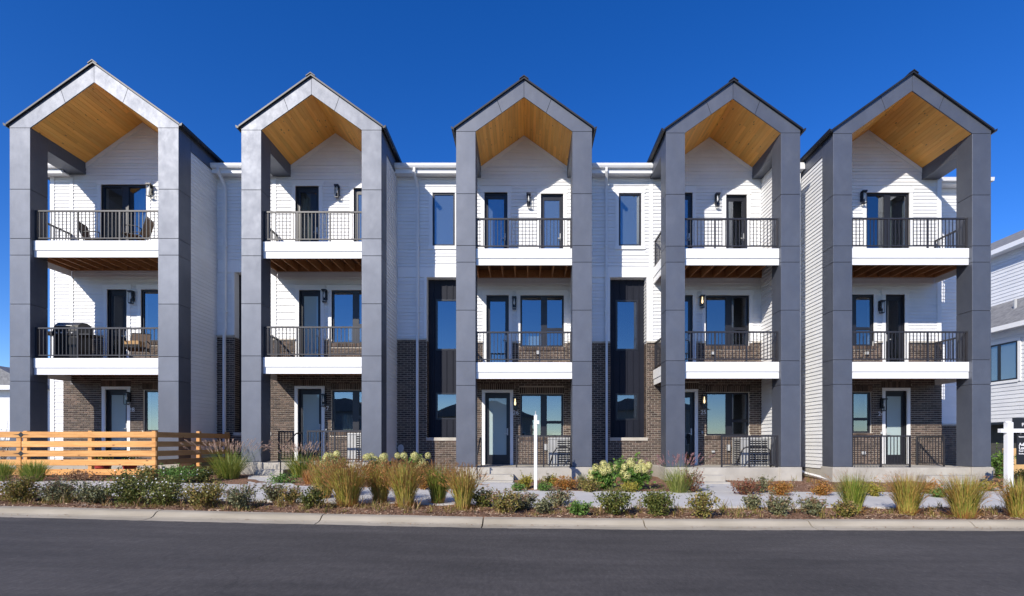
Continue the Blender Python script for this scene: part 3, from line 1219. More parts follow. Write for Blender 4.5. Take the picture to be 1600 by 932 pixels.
        obj('return_mortar', MB().box(bay[0], bay[0] + .006, YW, YW + .255, bay[2], zb), 'mortar', wall)
        ps = Plane((bay[1], YW + .26, 0), (0, -1, 0), (-1, 0, 0))
        s3 = MB()
        siding(s3, ps, zb + .06, bay[3], lambda z: (0., .258), [])
        obj('return_siding', s3, 'siding_white', wall, 'stuff')
        rm = MB()
        a, c, za, zc, ya, yb_ = bay[0] - .05, bay[1] + .05, bay[2] - .1, bay[3] + .1, yr + .06, yr + 3.2
        rm.poly([(a, ya, za), (c, ya, za), (c, yb_, za), (a, yb_, za)])
        rm.poly([(a, ya, zc), (a, yb_, zc), (c, yb_, zc), (c, ya, zc)])
        rm.poly([(a, yb_, za), (c, yb_, za), (c, yb_, zc), (a, yb_, zc)])
        rm.poly([(a, ya, za), (a, yb_, za), (a, yb_, zc), (a, ya, zc)])
        rm.poly([(c, yb_, za), (c, ya, za), (c, ya, zc), (c, yb_, zc)])
        obj('room', rm, 'room_wall', T)
    if u['mw']:
        window(T, mwx[0] + .002, mwx[1] - .002, mwx[2] + .002, mwx[3] - .002, 'single', YW - .03, 'glass_screen')
        trim_around(T, 'window_trim', *mwx[:2], *mwx[2:])
        obj('room', MB().box(mwx[0] - .1, mwx[1] + .1, YW + 1.6, YW + 1.7, mwx[2] - .2, mwx[3] + .2), 'room_wall', T)
    # ---------------- main eave, gutter, downspout
    eave_parts = []
    if openL:
        eave_parts.append((xr - .02, X1 + .0))
        if i == 0:
            eave_parts.append((X0 - .3, xo + .1))
    for a, c in eave_parts:
        if c - a < .2:
            continue
        ev = obj('eave', MB().box(a, c, YW - .30, YW - .001, ZT - .02, ZT + .015).box(a, c, YW - .32, YW - .3, ZT - .05, ZT + .19), 'trim_white', T)
        gp = [(YW - .32, ZT + .08), (YW - .40, ZT + .085), (YW - .43, ZT + .14), (YW - .435, ZT + .215), (YW - .42, ZT + .215), (YW - .41, ZT + .15), (YW - .32, ZT + .2)]
        obj('gutter', MB().prism_x(gp[::-1], a, c), 'gutter_white', ev)
        if u['ds'] is None:
            continue
        if a < xo:
            continue
        x = WX(u['ds'])
        zf = ground(x, YW) + .05
        pts = [(x - .05, YW - .38, ZT + .09), (x - .05, YW - .38, ZT - .02), (x, YW - .12, ZT - .34), (x, YW - .085, ZT - .46), (x, YW - .085, zb + .25), (x, YW - .13, zb), (x, YW - .13, zf + .12)]
        dsm = MB()
        for p, q in zip(pts, pts[1:]):
            pass
        dsm.tube(pts, .05, 4)
        obj('downspout', dsm, 'gutter_white', T)
        obj('downspout_strap', MB().box(x - .06, x + .06, YW - .125, YW - .02, 7.7, 7.74).box(x - .06, x + .06, YW - .125, YW - .02, 5.6, 5.64), 'gutter_white', T)
    # ---------------- wing wall closing one side of the tower
    if openL:
        wx0, wx1 = xr - .26, xr - .012
    else:
        wx0, wx1 = xo + .012, xo + .26
    ww_ = box('wing_wall', 'trim_white', T, wx0 + .018, wx1 - .018, YF + .561, YW - .001, zp - .02, zj - .36)
    for nx, xa in ((1, wx1 - .018), (-1, wx0 + .018)):
        pw = Plane((xa, YF + .561 if nx > 0 else YW - .001, 0), (0, 1, 0) if nx > 0 else (0, -1, 0), (nx, 0, 0))
        s_ = MB()
        siding(s_, pw, zp - .05, zj - .37, lambda z: (0, YW - YF - .563), [])
        obj('siding', s_, 'siding_white', ww_, 'stuff')
    box('foundation', 'concrete', T, wx0 + .02, wx1 - .02, YF + .57, YW - .05, gz - .1, zp - .03)
    # ---------------- columns on concrete feet
    zs = [zp + .02] + [FZ(v) for v in u['jn']] + [zj]
    for a, c in ((xo, xi), (xj, xr)):
        column(T, a, c, zs)
        o = box('column_base', 'concrete', T, a - .035, c + .035, YF - .035, YF + .58, gz - .1, zp + .015)
        bevel(o, .012, 2)
    # ---------------- side beams
    for a, c in ((xo, xi), (xj, xr)):
        bm_ = box('beam', 'slate_panel', T, a + .002, c - .002, YF + .568, YW - .012, zj - .36, zj + .085)
        box('beam_top', 'slate_panel', T, a, c, YF + .06, YF + .562, zj + .004, zj + .08)
    # ---------------- gable frame
    gf = MB()
    core = [(xo + .01, zj + .006), (xi, zj + .006), (xc, pk + .006), (xj, zj + .006), (xr - .01, zj + .006), (xr - .01, zj + .08), (xc, opk - .01), (xo + .01, zj + .08)]
    # two halves keep the polygons convex enough
    gf.prism([(xo + .01, zj + .006), (xi - .01, zj + .006), (xi, zj + .05), (xc, pk + .05), (xc, opk - .01), (xo + .01, zj + .08)], YF + .032, YF + .1)
    gf.prism([(xj + .01, zj + .006), (xr - .01, zj + .006), (xr - .01, zj + .08), (xc, opk - .01), (xc, pk + .05), (xj, zj + .05)], YF + .032, YF + .1)
    G = obj('gable_frame', gf, 'joint_dark', T)
    for s in (1, -1):
        ax, bx_ = (xo, xi) if s > 0 else (xr, xj)
        g = .005 * s

        def oz(x):
            return zj + .09 + m * abs(x - ax)

        def iz(x):
            return zj + m * abs(x - bx_)
        xt = ax + (xc - ax) * .60
        # perpendicular joint: inner end further towards the ridge
        dx = .14 * s
        lower = [(ax, zj + .005), (bx_, zj + .005), (xt + dx - g, iz(xt + dx - g)), (xt - g, oz(xt - g)), (ax, oz(ax))]
        upper = [(xt + dx + g, iz(xt + dx + g)), (xc - g, iz(xc - g)), (xc - g, oz(xc - g)), (xt + g, oz(xt + g))]
        for q in (lower, upper):
            if s < 0:
                q = q[::-1]
            obj('panel', MB().prism(q, YF, YF + .031), 'slate_panel', G)
    # ---------------- timber ceiling under the hood
    ce = MB()
    for s, xa in ((1, xi), (-1, xj)):
        q = [(xa, zj + .034), (xc, pk + .034), (xc, pk + .05), (xa, zj + .05)]
        if s < 0:
            q = q[::-1]
        ce.prism(q, YF + .101, YW - .02)
    C = obj('ceiling', ce, 'joint_dark', T)
    L = math.hypot(xc - xi, pk - zj)
    npl = round(L / .115)
    for s, xa in ((1, xi), (-1, xj)):
        for k in range(npl):
            t0, t1 = k / npl + .0012, (k + 1) / npl - .0012
            cut = [YF + .032, YW - .02]
            if random.random() < .55:
                y_ = random.uniform(YF + .5, YW - .5)
                cut = [YF + .032, y_, YW - .02]
            for ya, yb_ in zip(cut, cut[1:]):
                q = [(xa + (xc - xa) * t0, zj + (pk - zj) * t0 + .010), (xa + (xc - xa) * t1, zj + (pk - zj) * t1 + .010),
                     (xa + (xc - xa) * t1, zj + (pk - zj) * t1 + .032), (xa + (xc - xa) * t0, zj + (pk - zj) * t0 + .032)]
                if s < 0:
                    q = q[::-1]
                obj('plank', MB().prism(q, ya, yb_), 'ceiling_pine', C)
    # ---------------- roof over the hood
    rf = MB()
    ovh = .05
    yb_ = YW + 9.0
    for s, xa in ((1, xo), (-1, xr)):
        xe = xa - s * ovh
        ze = zj + .09 - m * ovh + .002
        q = [(xe, ze), (xc, opk + .002), (xc, opk + .052), (xe, ze + .052)]
        if s < 0:
            q = q[::-1]
        rf.prism(q, YF - .06, yb_)
    RO = obj('roof', rf, 'roof_metal', T)
    for s, xa in ((1, xo), (-1, xr)):
        xe = xa - s * ovh
        ze = zj + .09 - m * ovh + .054
        ge = [(xe - s * .005, ze - .09), (xe - s * .075, ze - .07), (xe - s * .09, ze + .0), (xe - s * .08, ze + .0), (xe - s * .005, ze - .03)]
        if s > 0:
            ge = ge[::-1]
        obj('gutter', MB().prism(ge, YF - .06, YW + .4), 'roof_metal', RO)
        for k in range(7):
            y_ = YF + .35 + k * .42
            q = [(xe, ze), (xc, opk + .054), (xc, opk + .08), (xe, ze + .026)]
            if s < 0:
                q = q[::-1]
            obj('standing_seam', MB().prism(q, y_, y_ + .02), 'roof_metal', RO)
    zr = opk + .055
    obj('ridge_cap', MB().prism([(xc - .13, zr - .085), (xc, zr + .004), (xc + .13, zr - .085), (xc + .13, zr - .06), (xc, zr + .035), (xc - .13, zr - .06)][::1], YF - .08, yb_), 'roof_metal', RO)
    # ---------------- balconies
    for zd in (d2, d3):
        if openL:
            ins0, ins1 = xo + .09, wx0 - .002
        else:
            ins0, ins1 = wx1 + .002, xr - .09
        zbm = zd - .47
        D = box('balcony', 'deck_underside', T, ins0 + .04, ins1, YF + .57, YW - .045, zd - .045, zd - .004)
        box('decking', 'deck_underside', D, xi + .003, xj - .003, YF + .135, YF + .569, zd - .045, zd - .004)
        f1 = box('fascia_board', 'fascia_white', D, xi + .002, xj - .002, YF + .10, YF + .14, zd - .28, zd)
        f2 = box('fascia_board', 'fascia_white', D, xi + .002, xj - .002, YF + .125, YF + .15, zbm, zd - .281)
        bevel(f1, .006)
        xs_ = ins0 if openL else ins1
        sgn = 1 if openL else -1
        xa, xb = sorted((xs_, xs_ + sgn * .038))
        box('fascia_board', 'fascia_white', D, xa, xb, YF + .571, YW - .046, zd - .28, zd)
        xa, xb = sorted((xs_ + sgn * .02, xs_ + sgn * .045))
        box('fascia_board', 'fascia_white', D, xa, xb, YF + .571, YW - .046, zbm, zd - .281)
        # rim timber inside the open side, joists, ledger
        xa, xb = sorted((xs_ + sgn * .05, xs_ + sgn * .09))
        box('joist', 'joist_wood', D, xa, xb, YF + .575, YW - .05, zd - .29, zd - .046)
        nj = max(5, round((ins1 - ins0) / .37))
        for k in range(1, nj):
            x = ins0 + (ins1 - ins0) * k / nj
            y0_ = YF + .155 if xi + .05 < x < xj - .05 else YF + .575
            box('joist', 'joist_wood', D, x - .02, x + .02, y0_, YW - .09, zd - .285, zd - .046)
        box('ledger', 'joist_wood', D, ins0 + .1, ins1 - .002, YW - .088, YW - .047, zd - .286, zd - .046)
        # guards
        railing(T, (xi + .01, YF + .17), (xj - .01, YF + .17), zd, .89, 3, 10 if i in (0, 4) else 8)
        xs2 = xs_ + sgn * .06
        railing(T, (xs2, YF + .60), (xs2, YW - .06), zd, .89, 1, 11)
    # ---------------- porch, steps, ground-floor guard
    P = box('porch', 'concrete', T, xo + .04, xr - .04, YF + .02, YW - .02, gz - .1, zp)
    bevel(P, .015, 2)
    if u['steps']:
        a, c = FX(u['steps'][0]), FX(u['steps'][1])
        gy = ground((a + c) / 2, 14.4)
        h = zp - gy
        for k, (ya, t) in enumerate(((14.62, .5), (14.26, .02))):
            st = box('step', 'concrete', P, a, c, ya, YF + .018 if k == 0 else 14.618, gy - .3, gy + h * (.52 if k == 0 else .12))
            bevel(st, .015, 2)
    if u['rail']:
        a, c = FX(u['rail'][0]), FX(u['rail'][1])
        railing(T, (a, YF + .12), (c - .01, YF + .12), zp, .92, 2, 8)
    return T


TH = [make_unit(i, u) for i, u in enumerate(UNITS)]

# the right end of the row: the wall steps back beside the open side of the last tower
u = TH[4]
YR = YW + .75
PR = Plane((0, YR, 0), (1, 0, 0), (0, -1, 0))
wr = box('wall', 'trim_white', u, 13.342, 15.2, YR, YR + .2, .1, 9.97)
s_ = MB()
siding(s_, PR, 2.1, 9.96, lambda z: (13.36, 15.15), [])
obj('siding', s_, 'siding_white', wr, 'stuff')
b_ = MB()
bricks(b_, PR, 13.36, 15.2, .3, 2.02, [])
obj('brickwork', b_, 'brick', wr, 'stuff')
obj('mortar', MB().box(13.345, 15.2, YR - .03, YR - .001, .3, 2.02), 'mortar', wr)
obj('stone_cap', MB().box(13.345, 15.25, YR - .075, YR - .001, 2.022, 2.075), 'stone_cap', u)
box('corner_trim', 'trim_white', u, 13.345, 13.4, YW + .301, YR - .001, .4, 9.97)
ev = box('eave', 'trim_white', u, 13.36, 15.3, YR - .33, YR - .001, 9.96, 10.0)
obj('gutter', MB().prism_x([(YR - .33, 10.0), (YR - .43, 10.01), (YR - .45, 10.12), (YR - .33, 10.12)][::-1], 13.36, 15.34), 'gutter_white', ev)
# side guards at the ground floor of the first porches
railing(TH[4], (FX(1519.3) - .3, YF + .62), (FX(1519.3) - .3, YW - .2), .74, .92, 1, 9)
railing(TH[1], (FX(409) + .05, YF + .9), (FX(409) + .52, YF + .9), .88, .92, 1, 4)
# sloping handrails over the steps
for (tp, px, side) in ((TH[1], 451, 0), (TH[2], 748, 0)):
    x = FX(px)
    zq = .88 if tp is TH[1] else .74
    hm = MB().tube([(x, YF + .9, zq + .86), (x, YF + .5, zq + .84), (x, 14.5, zq + .36), (x, 14.42, zq + .36)], .02, 6)
    hm.tube([(x, 14.5, zq + .36), (x, 14.5, zq - .4)], .018, 6)
    hm.tube([(x, YF + .9, zq + .86), (x, YF + .9, zq)], .018, 6)
    obj('handrail', hm, 'rail_dark', tp)


# ------------------------------------------------------------------ placing things on the ground
def at(px, py):
    """ground point seen at a photograph position"""
    y = 12.
    for _ in range(30):
        x = (px - 820) / 825 * y
        z = ground(x, y)
        y = .5 * y + .5 * min(16.6, max(9.4, 825 * (EYE - z) / (py - 692)))
    x = (px - 820) / 825 * y
    return Vector((x, y, ground(x, y)))


def thing(name, loc, label, cat, group=None, rz=0.):
    o = empty(name, loc, label, cat, group)
    o.rotation_euler = (0, 0, rz)
    o['_org'] = [0, 0, 0]          # children are written in local coordinates
    return o


# walks from the porches to the sidewalk
for (a, c, a2, c2, lab) in ((409, 456, 396, 470, 0), (743, 806, 738, 802, 0), (1068, 1130, 1060, 1150, 0), (1428, 1515, 1440, 1560, 0)):
    mb = MB()
    slab_quad(mb, [((a2 - 820) / 62.6, 12.905), ((c2 - 820) / 62.6, 12.905), (FX(c), 14.255), (FX(a), 14.255)], zf=lambda x, y: ground(x, y) + .016)
    o = obj('walkway', mb, 'walk_concrete', None, 'structure')

# ------------------------------------------------------------------ cedar fence
YFN = 13.45
SF = 825 / YFN


def fz(py):
    return EYE + (692 - py) / SF


XC = (241 - 820) / SF
XG = (34 - 820) / SF
F = empty('cedar_fence', (XC, YFN, ground(XC, YFN)), 'cedar rail fence with five horizontal boards running before the leftmost porch', 'fence')
rails = [679.5, 694.3, 709, 723, 738]
for py in rails:
    z = fz(py)
    o = box('fence_board', 'fence_cedar', F, XG + .01, XC + .045, YFN - .022, YFN, z - .076, z + .076)
    bevel(o, .005)
    o = box('fence_board', 'fence_side', F, XC + .047, XC + .069, YFN - .02, 16.8, z - .07, z + .07)
    bevel(o, .005)
for (x, y) in ((XG + .08, YFN + .05), ((140 - 820) / SF, YFN + .05), (XC - .02, YFN + .05), (XC - .006, 15.3), (XC - .006, 16.75)):
    g = ground(x, y)
    o = box('fence_post', 'fence_post', F, x - .05, x + .05, y - .048, y + .048, g - .2, fz(673.5) + (.0 if y < 14 else .03))
    bevel(o, .006)
GT = empty('fence_gate', (XG - 1.2, YFN, ground(XG - 1.2, YFN)), 'cedar gate with black diamond hinges at the left end of the fence', 'gate')
for py in rails:
    z = fz(py)
    o = box('gate_board', 'fence_cedar', GT, XG - 2.2, XG - .005, YFN - .022, YFN, z - .076, z + .076)
    bevel(o, .005)
box('gate_stile', 'fence_post', GT, XG - .14, XG - .03, YFN + .001, YFN + .04, fz(742), fz(676))
box('gate_stile', 'fence_post', GT, XG - 2.2, XG - 2.09, YFN + .001, YFN + .04, fz(742), fz(676))
for py in (679.5, 709):
    z = fz(py)
    x = XG
    obj('hinge', MB().prism([(x - .2, z), (x - .06, z - .012), (x - .01, z - .06), (x, z - .06), (x + .01, z - .06), (x + .06, z - .012), (x + .2, z),
                             (x + .06, z + .012), (x + .01, z + .06), (x - .01, z + .06), (x - .06, z + .012)], YFN - .03, YFN - .0225), 'plastic_black', GT)

# red pots and patio bits behind the fence
for k, (px, r, h, lab) in enumerate(((161, .2, .3, 'red flower pot behind the fence, left of the pair'), (203, .18, .34, 'red flower pot behind the fence, nearer the corner post'))):
    y = 14.3
    x = (px - 820) / 825 * y
    g = ground(x, y)
    P = thing('flower_pot', (x, y, g), lab, 'pot', 'red pots behind the fence')
    obj('pot', MB().lathe(0, 0, [(r * .7, 0), (r * .9, h * .6), (r, h), (r * 1.04, h), (r * 1.04, h + .03), (r * .92, h + .03), (r * .9, h - .03), (.01, h - .03)], 18), 'pot_red', P, smooth=True)
    lf = MB()
    rr = random.Random(k)
    for _ in range(160):
        t, e = rr.uniform(0, 6.28), rr.uniform(.1, 1)
        q = Vector((math.cos(t) * r * e * 1.2, math.sin(t) * r * e * 1.2, h + rr.uniform(.0, .25)))
        d = Vector((rr.uniform(-1, 1), rr.uniform(-1, 1), rr.uniform(-.2, 1))).normalized()
        n = d.orthogonal().normalized() * .02
        lf.poly([q, q + d * .035 + n, q + d * .07, q + d * .035 - n])
    obj('leaves', lf, 'leaf_green' if k else 'leaf_yellow', P, 'stuff')


# ------------------------------------------------------------------ air conditioners on the porches
def ac_unit(x0, x1, zf, label):
    y0, y1 = 15.85, 16.55
    h = .86
    A = empty('air_conditioner', ((x0 + x1) / 2, (y0 + y1) / 2, zf), label, 'air conditioner', 'condensers on the porches')
    core = MB().box(x0 + .03, x1 - .03, y0 + .03, y1 - .03, zf + .04, zf + h - .05)
    obj('coil', core, 'plastic_black', A)
    box('base_pan', 'ac_metal', A, x0, x1, y0, y1, zf + .002, zf + .05)
    o = box('top_cover', 'ac_metal', A, x0 - .01, x1 + .01, y0 - .01, y1 + .01, zf + h - .06, zf + h)
    bevel(o, .015, 2)
    for (a, c) in ((x0, y0), (x1 - .09, y0), (x0, y1 - .09), (x1 - .09, y1 - .09)):
        box('corner_post', 'ac_metal', A, a, a + .09, c, c + .09, zf + .051, zf + h - .061)
    box('service_panel', 'ac_metal', A, x0 + .09, x0 + .26, y0 + .004, y0 + .03, zf + .051, zf + h - .061)
    for k in range(11):
        z = zf + .09 + k * .068
        box('louvre', 'ac_metal', A, x0 + .262, x1 - .091, y0 + .006, y0 + .02, z, z + .026)
        box('louvre', 'ac_metal', A, x0 + .006, x0 + .02, y0 + .091, y1 - .091, z, z + .026)
    for k in range(2):
        xx = x0 + .26 + (x1 - .09 - x0 - .26) * (k + 1) / 3
        box('louvre_rib', 'ac_metal', A, xx - .008, xx + .008, y0 + .021, y0 + .028, zf + .06, zf + h - .07)
    cx, cy = (x0 + x1) / 2, (y0 + y1) / 2
    fg = MB()
    for r in (.1, .18, .26):
        pts = [(cx + r * math.cos(t * math.pi / 8), cy + r * math.sin(t * math.pi / 8), zf + h + .012) for t in range(17)]
        fg.tube(pts, .006, 4, cap=False)
    obj('fan_guard', fg, 'plastic_black', A)
    return A


ac_unit(-5.32, -4.6, .882, 'grey air conditioner on the porch beside the door numbered 27')
ac_unit(.72, 1.5, .742, 'grey air conditioner right of the white post on the middle porch')
ac_unit(6.5, 7.38, .742, 'grey air conditioner behind the porch railing beside the door numbered 25')
# looped grab rails in front of two of them
for tp, xa, xb in ((TH[2], .72, 1.32), (TH[3], 6.15, 7.1)):
    z = .74
    obj('grab_rail', MB().tube([(xa, YF + .3, z + .05), (xa + .1, YF + .3, z + .4), (xa + .2, YF + .3, z + .55), (xa + .3, YF + .3, z + .58), (xb - .1, YF + .3, z + .58), (xb, YF + .3, z + .5), (xb + .02, YF + .3, z + .0)], .02, 6), 'rail_dark', tp, smooth=True)

# outlets, meter, hose bibs on the brick (parts of their houses)
for tp, px, py, sx_, sz_ in ((TH[2], 840, 552, .05, .06), (TH[3], 1112, 553, .05, .05), (TH[3], 1137, 700, .06, .1), (TH[3], 1113, 706, .05, .03), (TH[4], 1347, 708, .06, .05), (TH[4], 1352, 553, .05, .05), (TH[2], 853, 699, .05, .1), (TH[4], 1375, 677, .03, .04), (TH[3], 1096, 676, .025, .04), (TH[1], 511, 672, .025, .03)):
    x, z = WX(px), WZ(py)
    o = box('outlet_box', 'meter_grey', tp, x - sx_, x + sx_, YW - .11, YW - .045, z - sz_, z + sz_)
    bevel(o, .01)
x, z = WX(628), WZ(701)
mt = obj('electric_meter', MB().box(x - .08, x + .08, YW - .12, YW - .045, z - .28, z + .02), 'meter_grey', TH[1])
n = 16
obj('meter_face', MB().prism([(x + .1 * math.cos(2 * math.pi * k / n), z + .13 * math.sin(2 * math.pi * k / n)) for k in range(n)], YW - .16, YW - .121), 'meter_grey', mt)
# conduit and splash elbow between the last two houses
obj('downspout', MB().tube([(8.62, 16.6, 9.9), (8.62, 16.6, .62), (8.66, 16.3, .5), (8.8, 15.0, .36)], .05, 4), 'gutter_white', TH[3])
obj('gutter_elbow', MB().box(8.3, 8.75, YW - .45, YW - .02, 10.0, 10.2), 'gutter_white', TH[3])


# ------------------------------------------------------------------ balcony furniture
def patio_chair(loc, rz, label, group):
    C = thing('patio_chair', loc, label, 'chair', group, rz)
    for s in (-1, 1):
        x = s * .27
        obj('leg', MB().tube([(x, -.26, 0), (x, -.24, .40), (x, -.22, .62)], .014, 6), 'plastic_black', C)
        obj('leg', MB().tube([(x, .30, 0), (x, .2, .38)], .014, 6), 'plastic_black', C)
        obj('armrest', MB().tube([(x, -.22, .62), (x, -.05, .64), (x, .16, .62), (x, .27, .55)], .016, 6), 'plastic_black', C, smooth=True)
    fr = MB()
    for s in (-1, 1):
        fr.tube([(s * .25, -.26, .42), (s * .25, .2, .36), (s * .25, .30, .58), (s * .24, .40, .95)], .013, 6)
    fr.tube([(-.24, .40, .95), (.24, .40, .95)], .013, 6)
    fr.tube([(-.27, -.25, .41), (.27, -.25, .41)], .013, 6)
    obj('frame', fr, 'plastic_black', C)
    obj('seat', MB().prism_x([(-.25, .425), (.2, .365), (.2, .38), (-.25, .44)], -.24, .24), 'cloth_brown', C)
    obj('backrest', MB().prism_x([(.21, .40), (.305, .60), (.40, .93), (.388, .935), (.29, .605), (.195, .41)][::-1], -.235, .235), 'cloth_brown', C)
    return C


zd3, zd2 = FZ(374), FZ(559)
patio_chair(((217 - 820) / 51.6, 15.85, zd3), R(-78), 'brown sling patio chair beside the right column on the top left balcony', 'patio chairs on the left house')
patio_chair(((138 - 820) / 51.6, 16.3, zd3), R(100), 'brown sling patio chair left of the patio door on the top left balcony', 'patio chairs on the left house')
patio_chair(((216 - 820) / 51.6, 15.95, zd2), R(20), 'dark patio chair carrying a cardboard box on the lower left balcony', 'patio chairs on the left house')
bxo = box('cardboard_box', 'cardboard', None, -11.95, -11.5, 15.72, 16.05, zd2 + .44, zd2 + .62)
bevel(bxo, .006)
tag(bxo, 'brown cardboard box on the chair of the lower left balcony', 'box')
GRL = empty('grill', (-13.75, 16.0, zd2), 'black gas barbecue grill with raised lid on the lower left balcony', 'grill')
x0, x1 = -14.05, -13.35
box('cabinet', 'plastic_black', GRL, x0, x1, 15.75, 16.3, zd2 + .08, zd2 + .78)
box('cabinet_door', 'hood_black', GRL, x0 + .03, (x0 + x1) / 2 - .005, 15.73, 15.749, zd2 + .12, zd2 + .72)
box('cabinet_door', 'hood_black', GRL, (x0 + x1) / 2 + .005, x1 - .03, 15.73, 15.749, zd2 + .12, zd2 + .72)
box('firebox', 'hood_black', GRL, x0 - .02, x1 + .02, 15.72, 16.32, zd2 + .781, zd2 + .92)
lid = [(15.72, .921), (16.32, .921), (16.32, 1.05), (16.24, 1.16), (16.1, 1.21), (15.9, 1.19), (15.78, 1.1)]
obj('lid', MB().prism_x([(y, zd2 + z) for y, z in lid], x0 - .01, x1 + .01), 'hood_black', GRL)
obj('lid_handle', MB().tube([(x0 + .1, 15.74, zd2 + 1.05), (x0 + .1, 15.69, zd2 + 1.06), (x1 - .1, 15.69, zd2 + 1.06), (x1 - .1, 15.74, zd2 + 1.05)], .014, 6), 'ac_metal', GRL)
box('side_shelf', 'stone_cap', GRL, x0 - .34, x0 - .021, 15.76, 16.26, zd2 + .87, zd2 + .91)
box('side_shelf', 'plastic_black', GRL, x1 + .021, x1 + .36, 15.76, 16.26, zd2 + .80, zd2 + .84)
for k in range(4):
    obj('knob', MB().lathe(0, 0, [(.025, 0), (.025, .03), (.018, .035)], 10), 'ac_metal', GRL).matrix_local = Matrix.Translation(Vector((x0 + .12 + k * .155, 15.72, zd2 + .85)) - GRL.location) @ Matrix.Rotation(R(90), 4, 'X')
for xx in (x0 + .05, x1 - .05):
    for yy in (15.8, 16.25):
        obj('caster', MB().lathe(xx, yy, [(.03, zd2 + .002), (.035, zd2 + .04), (.02, zd2 + .079)], 8), 'plastic_black', GRL)

# ------------------------------------------------------------------ sale posts
SP = empty('sign_post', (.27, 13.2, ground(.27, 13.2)), 'tall white wooden post standing before the middle porch', 'post')
g = ground(.27, 13.2)
bevel(box('post', 'post_white', SP, .23, .31, 13.16, 13.24, g - .1, g + 1.84), .008)
obj('cap', MB().prism([(.22, g + 1.841), (.32, g + 1.841), (.27, g + 1.87)], 13.15, 13.25), 'post_white', SP)
box('arm', 'post_white', SP, .285, .355, 12.98, 13.154, g + 1.62, g + 1.71)
box('arm', 'post_white', SP, .236, .304, 13.246, 14.1, g + 1.62, g + 1.70)
obj('finial', MB().tube([(.27, 13.2, g + 1.87), (.27, 13.2, g + 1.95)], .012, 6), 'ac_metal', SP)
X, Y = 11.9, 12.99
g = ground(X, Y)
SS = empty('sale_sign', (X, Y, g), 'white post with black hanging sale sign at the right edge of the photo', 'sign')
bevel(box('post', 'post_white', SS, X - .068, X + .068, Y - .068, Y + .068, g - .1, g + 1.72), .01)
obj('cap', MB().lathe(X, Y, [(.09, g + 1.72), (.09, g + 1.73), (.012, g + 1.755)], 4), 'post_white', SS)
box('arm', 'post_white', SS, X - .225, X - .069, Y - .045, Y + .045, g + 1.465, g + 1.56)
box('arm', 'post_white', SS, X + .069, X + 1.1, Y - .045, Y + .045, g + 1.465, g + 1.56)
RD = box('rider_panel', 'sign_black', SS, X + .09, X + 1.0, Y - .012, Y + .0, g + 1.57, g + 1.83)
text_mesh('rider_lettering', 'Pacific', .12, 'ink_white', RD, X + .31, Y - .016, g + 1.655, 'LEFT')
SG = box('sign_panel', 'sign_black', SS, X + .20, X + 1.0, Y - .012, Y + .012, g + .68, g + 1.425)
for k, (t, sz, zz) in enumerate((('homes', .05, 1.36), ('Adriana', .105, 1.17), ('Long', .105, 1.085), ('Real Estate', .06, 1.01), ('Broker', .05, .945))):
    text_mesh('lettering', t, sz, 'ink_white', SG, X + .24, Y - .016, g + zz, 'LEFT', bold=k in (1, 2))
for xx in (X + .3, X + .9):
    obj('chain', MB().tube([(xx, Y, g + 1.465), (xx, Y, g + 1.425)], .008, 5), 'ac_metal', SS)

# ------------------------------------------------------------------ neighbouring buildings
NBH = empty('neighbour_house', (20, 22, .3), 'pale grey sided house with shingle roofs beyond the right end of the row', 'house')
wl = box('wall', 'far_siding', NBH, 20.02, 30, 17.5, 30, 2.3, 6.2)
pn = Plane((20.02, 17.5, 0), (0, -1, 0), (-1, 0, 0))
hole = [(-5.3, -3.78, 3.95, 5.72)]
s_ = MB()
siding(s_, pn, 2.32, 6.15, lambda z: (-12.4, 0), hole, .16)
obj('siding', s_, 'far_siding', wl, 'stuff')
wu = box('upper_wall', 'far_siding', NBH, 22.02, 30, 17.5, 30, 6.2, 10.2)
pn2 = Plane((22.02, 17.5, 0), (0, -1, 0), (-1, 0, 0))
s_ = MB()
siding(s_, pn2, 7.5, 10.15, lambda z: (-12.4, 0), [], .16)
obj('siding', s_, 'far_siding', wu, 'stuff')


def prism_y(name, xz, mat, parent, y0, y1):
    return obj(name, MB().prism(xz, y0, y1), mat, parent)


prism_y('lower_roof', [(19.55, 6.14), (22.0, 7.75), (22.0, 7.87), (19.55, 6.26)], 'shingle', NBH, 17.2, 30.3)
box('fascia', 'trim_white', NBH, 19.52, 19.548, 17.2, 30.3, 6.06, 6.25)
box('soffit', 'trim_white', NBH, 19.55, 20.0, 17.2, 30.3, 6.1, 6.13)
prism_y('upper_roof', [(21.5, 10.16), (26, 12.4), (30.6, 10.16), (30.6, 10.3), (26, 12.56), (21.5, 10.3)], 'shingle', NBH, 17.2, 30.3)
box('fascia', 'trim_white', NBH, 21.47, 21.498, 17.2, 30.3, 10.08, 10.29)
box('soffit', 'trim_white', NBH, 21.5, 22.0, 17.2, 30.3, 10.12, 10.15)
obj('roof_vent', MB().tube([(21.0, 22.6, 7.1), (21.0, 22.6, 7.6)], .06, 8), 'ac_metal', NBH)
wo_ = MB()
wo_.box(19.96, 20.03, 21.4, 21.46, 4.03, 5.6).box(19.96, 20.03, 22.66, 22.72, 4.03, 5.6).box(19.961, 20.03, 21.46, 22.66, 5.54, 5.6).box(19.961, 20.03, 21.46, 22.66, 4.03, 4.09).box(19.962, 20.03, 22.2, 22.3, 4.09, 5.54)
wnd = obj('window', wo_, 'frame_dark', NBH)
obj('pane', MB().box(19.99, 20.0, 21.45, 22.21, 4.08, 5.55), 'glass_clear', wnd)
obj('pane', MB().box(19.99, 20.0, 22.29, 22.67, 4.08, 5.55), 'glass_clear', wnd)
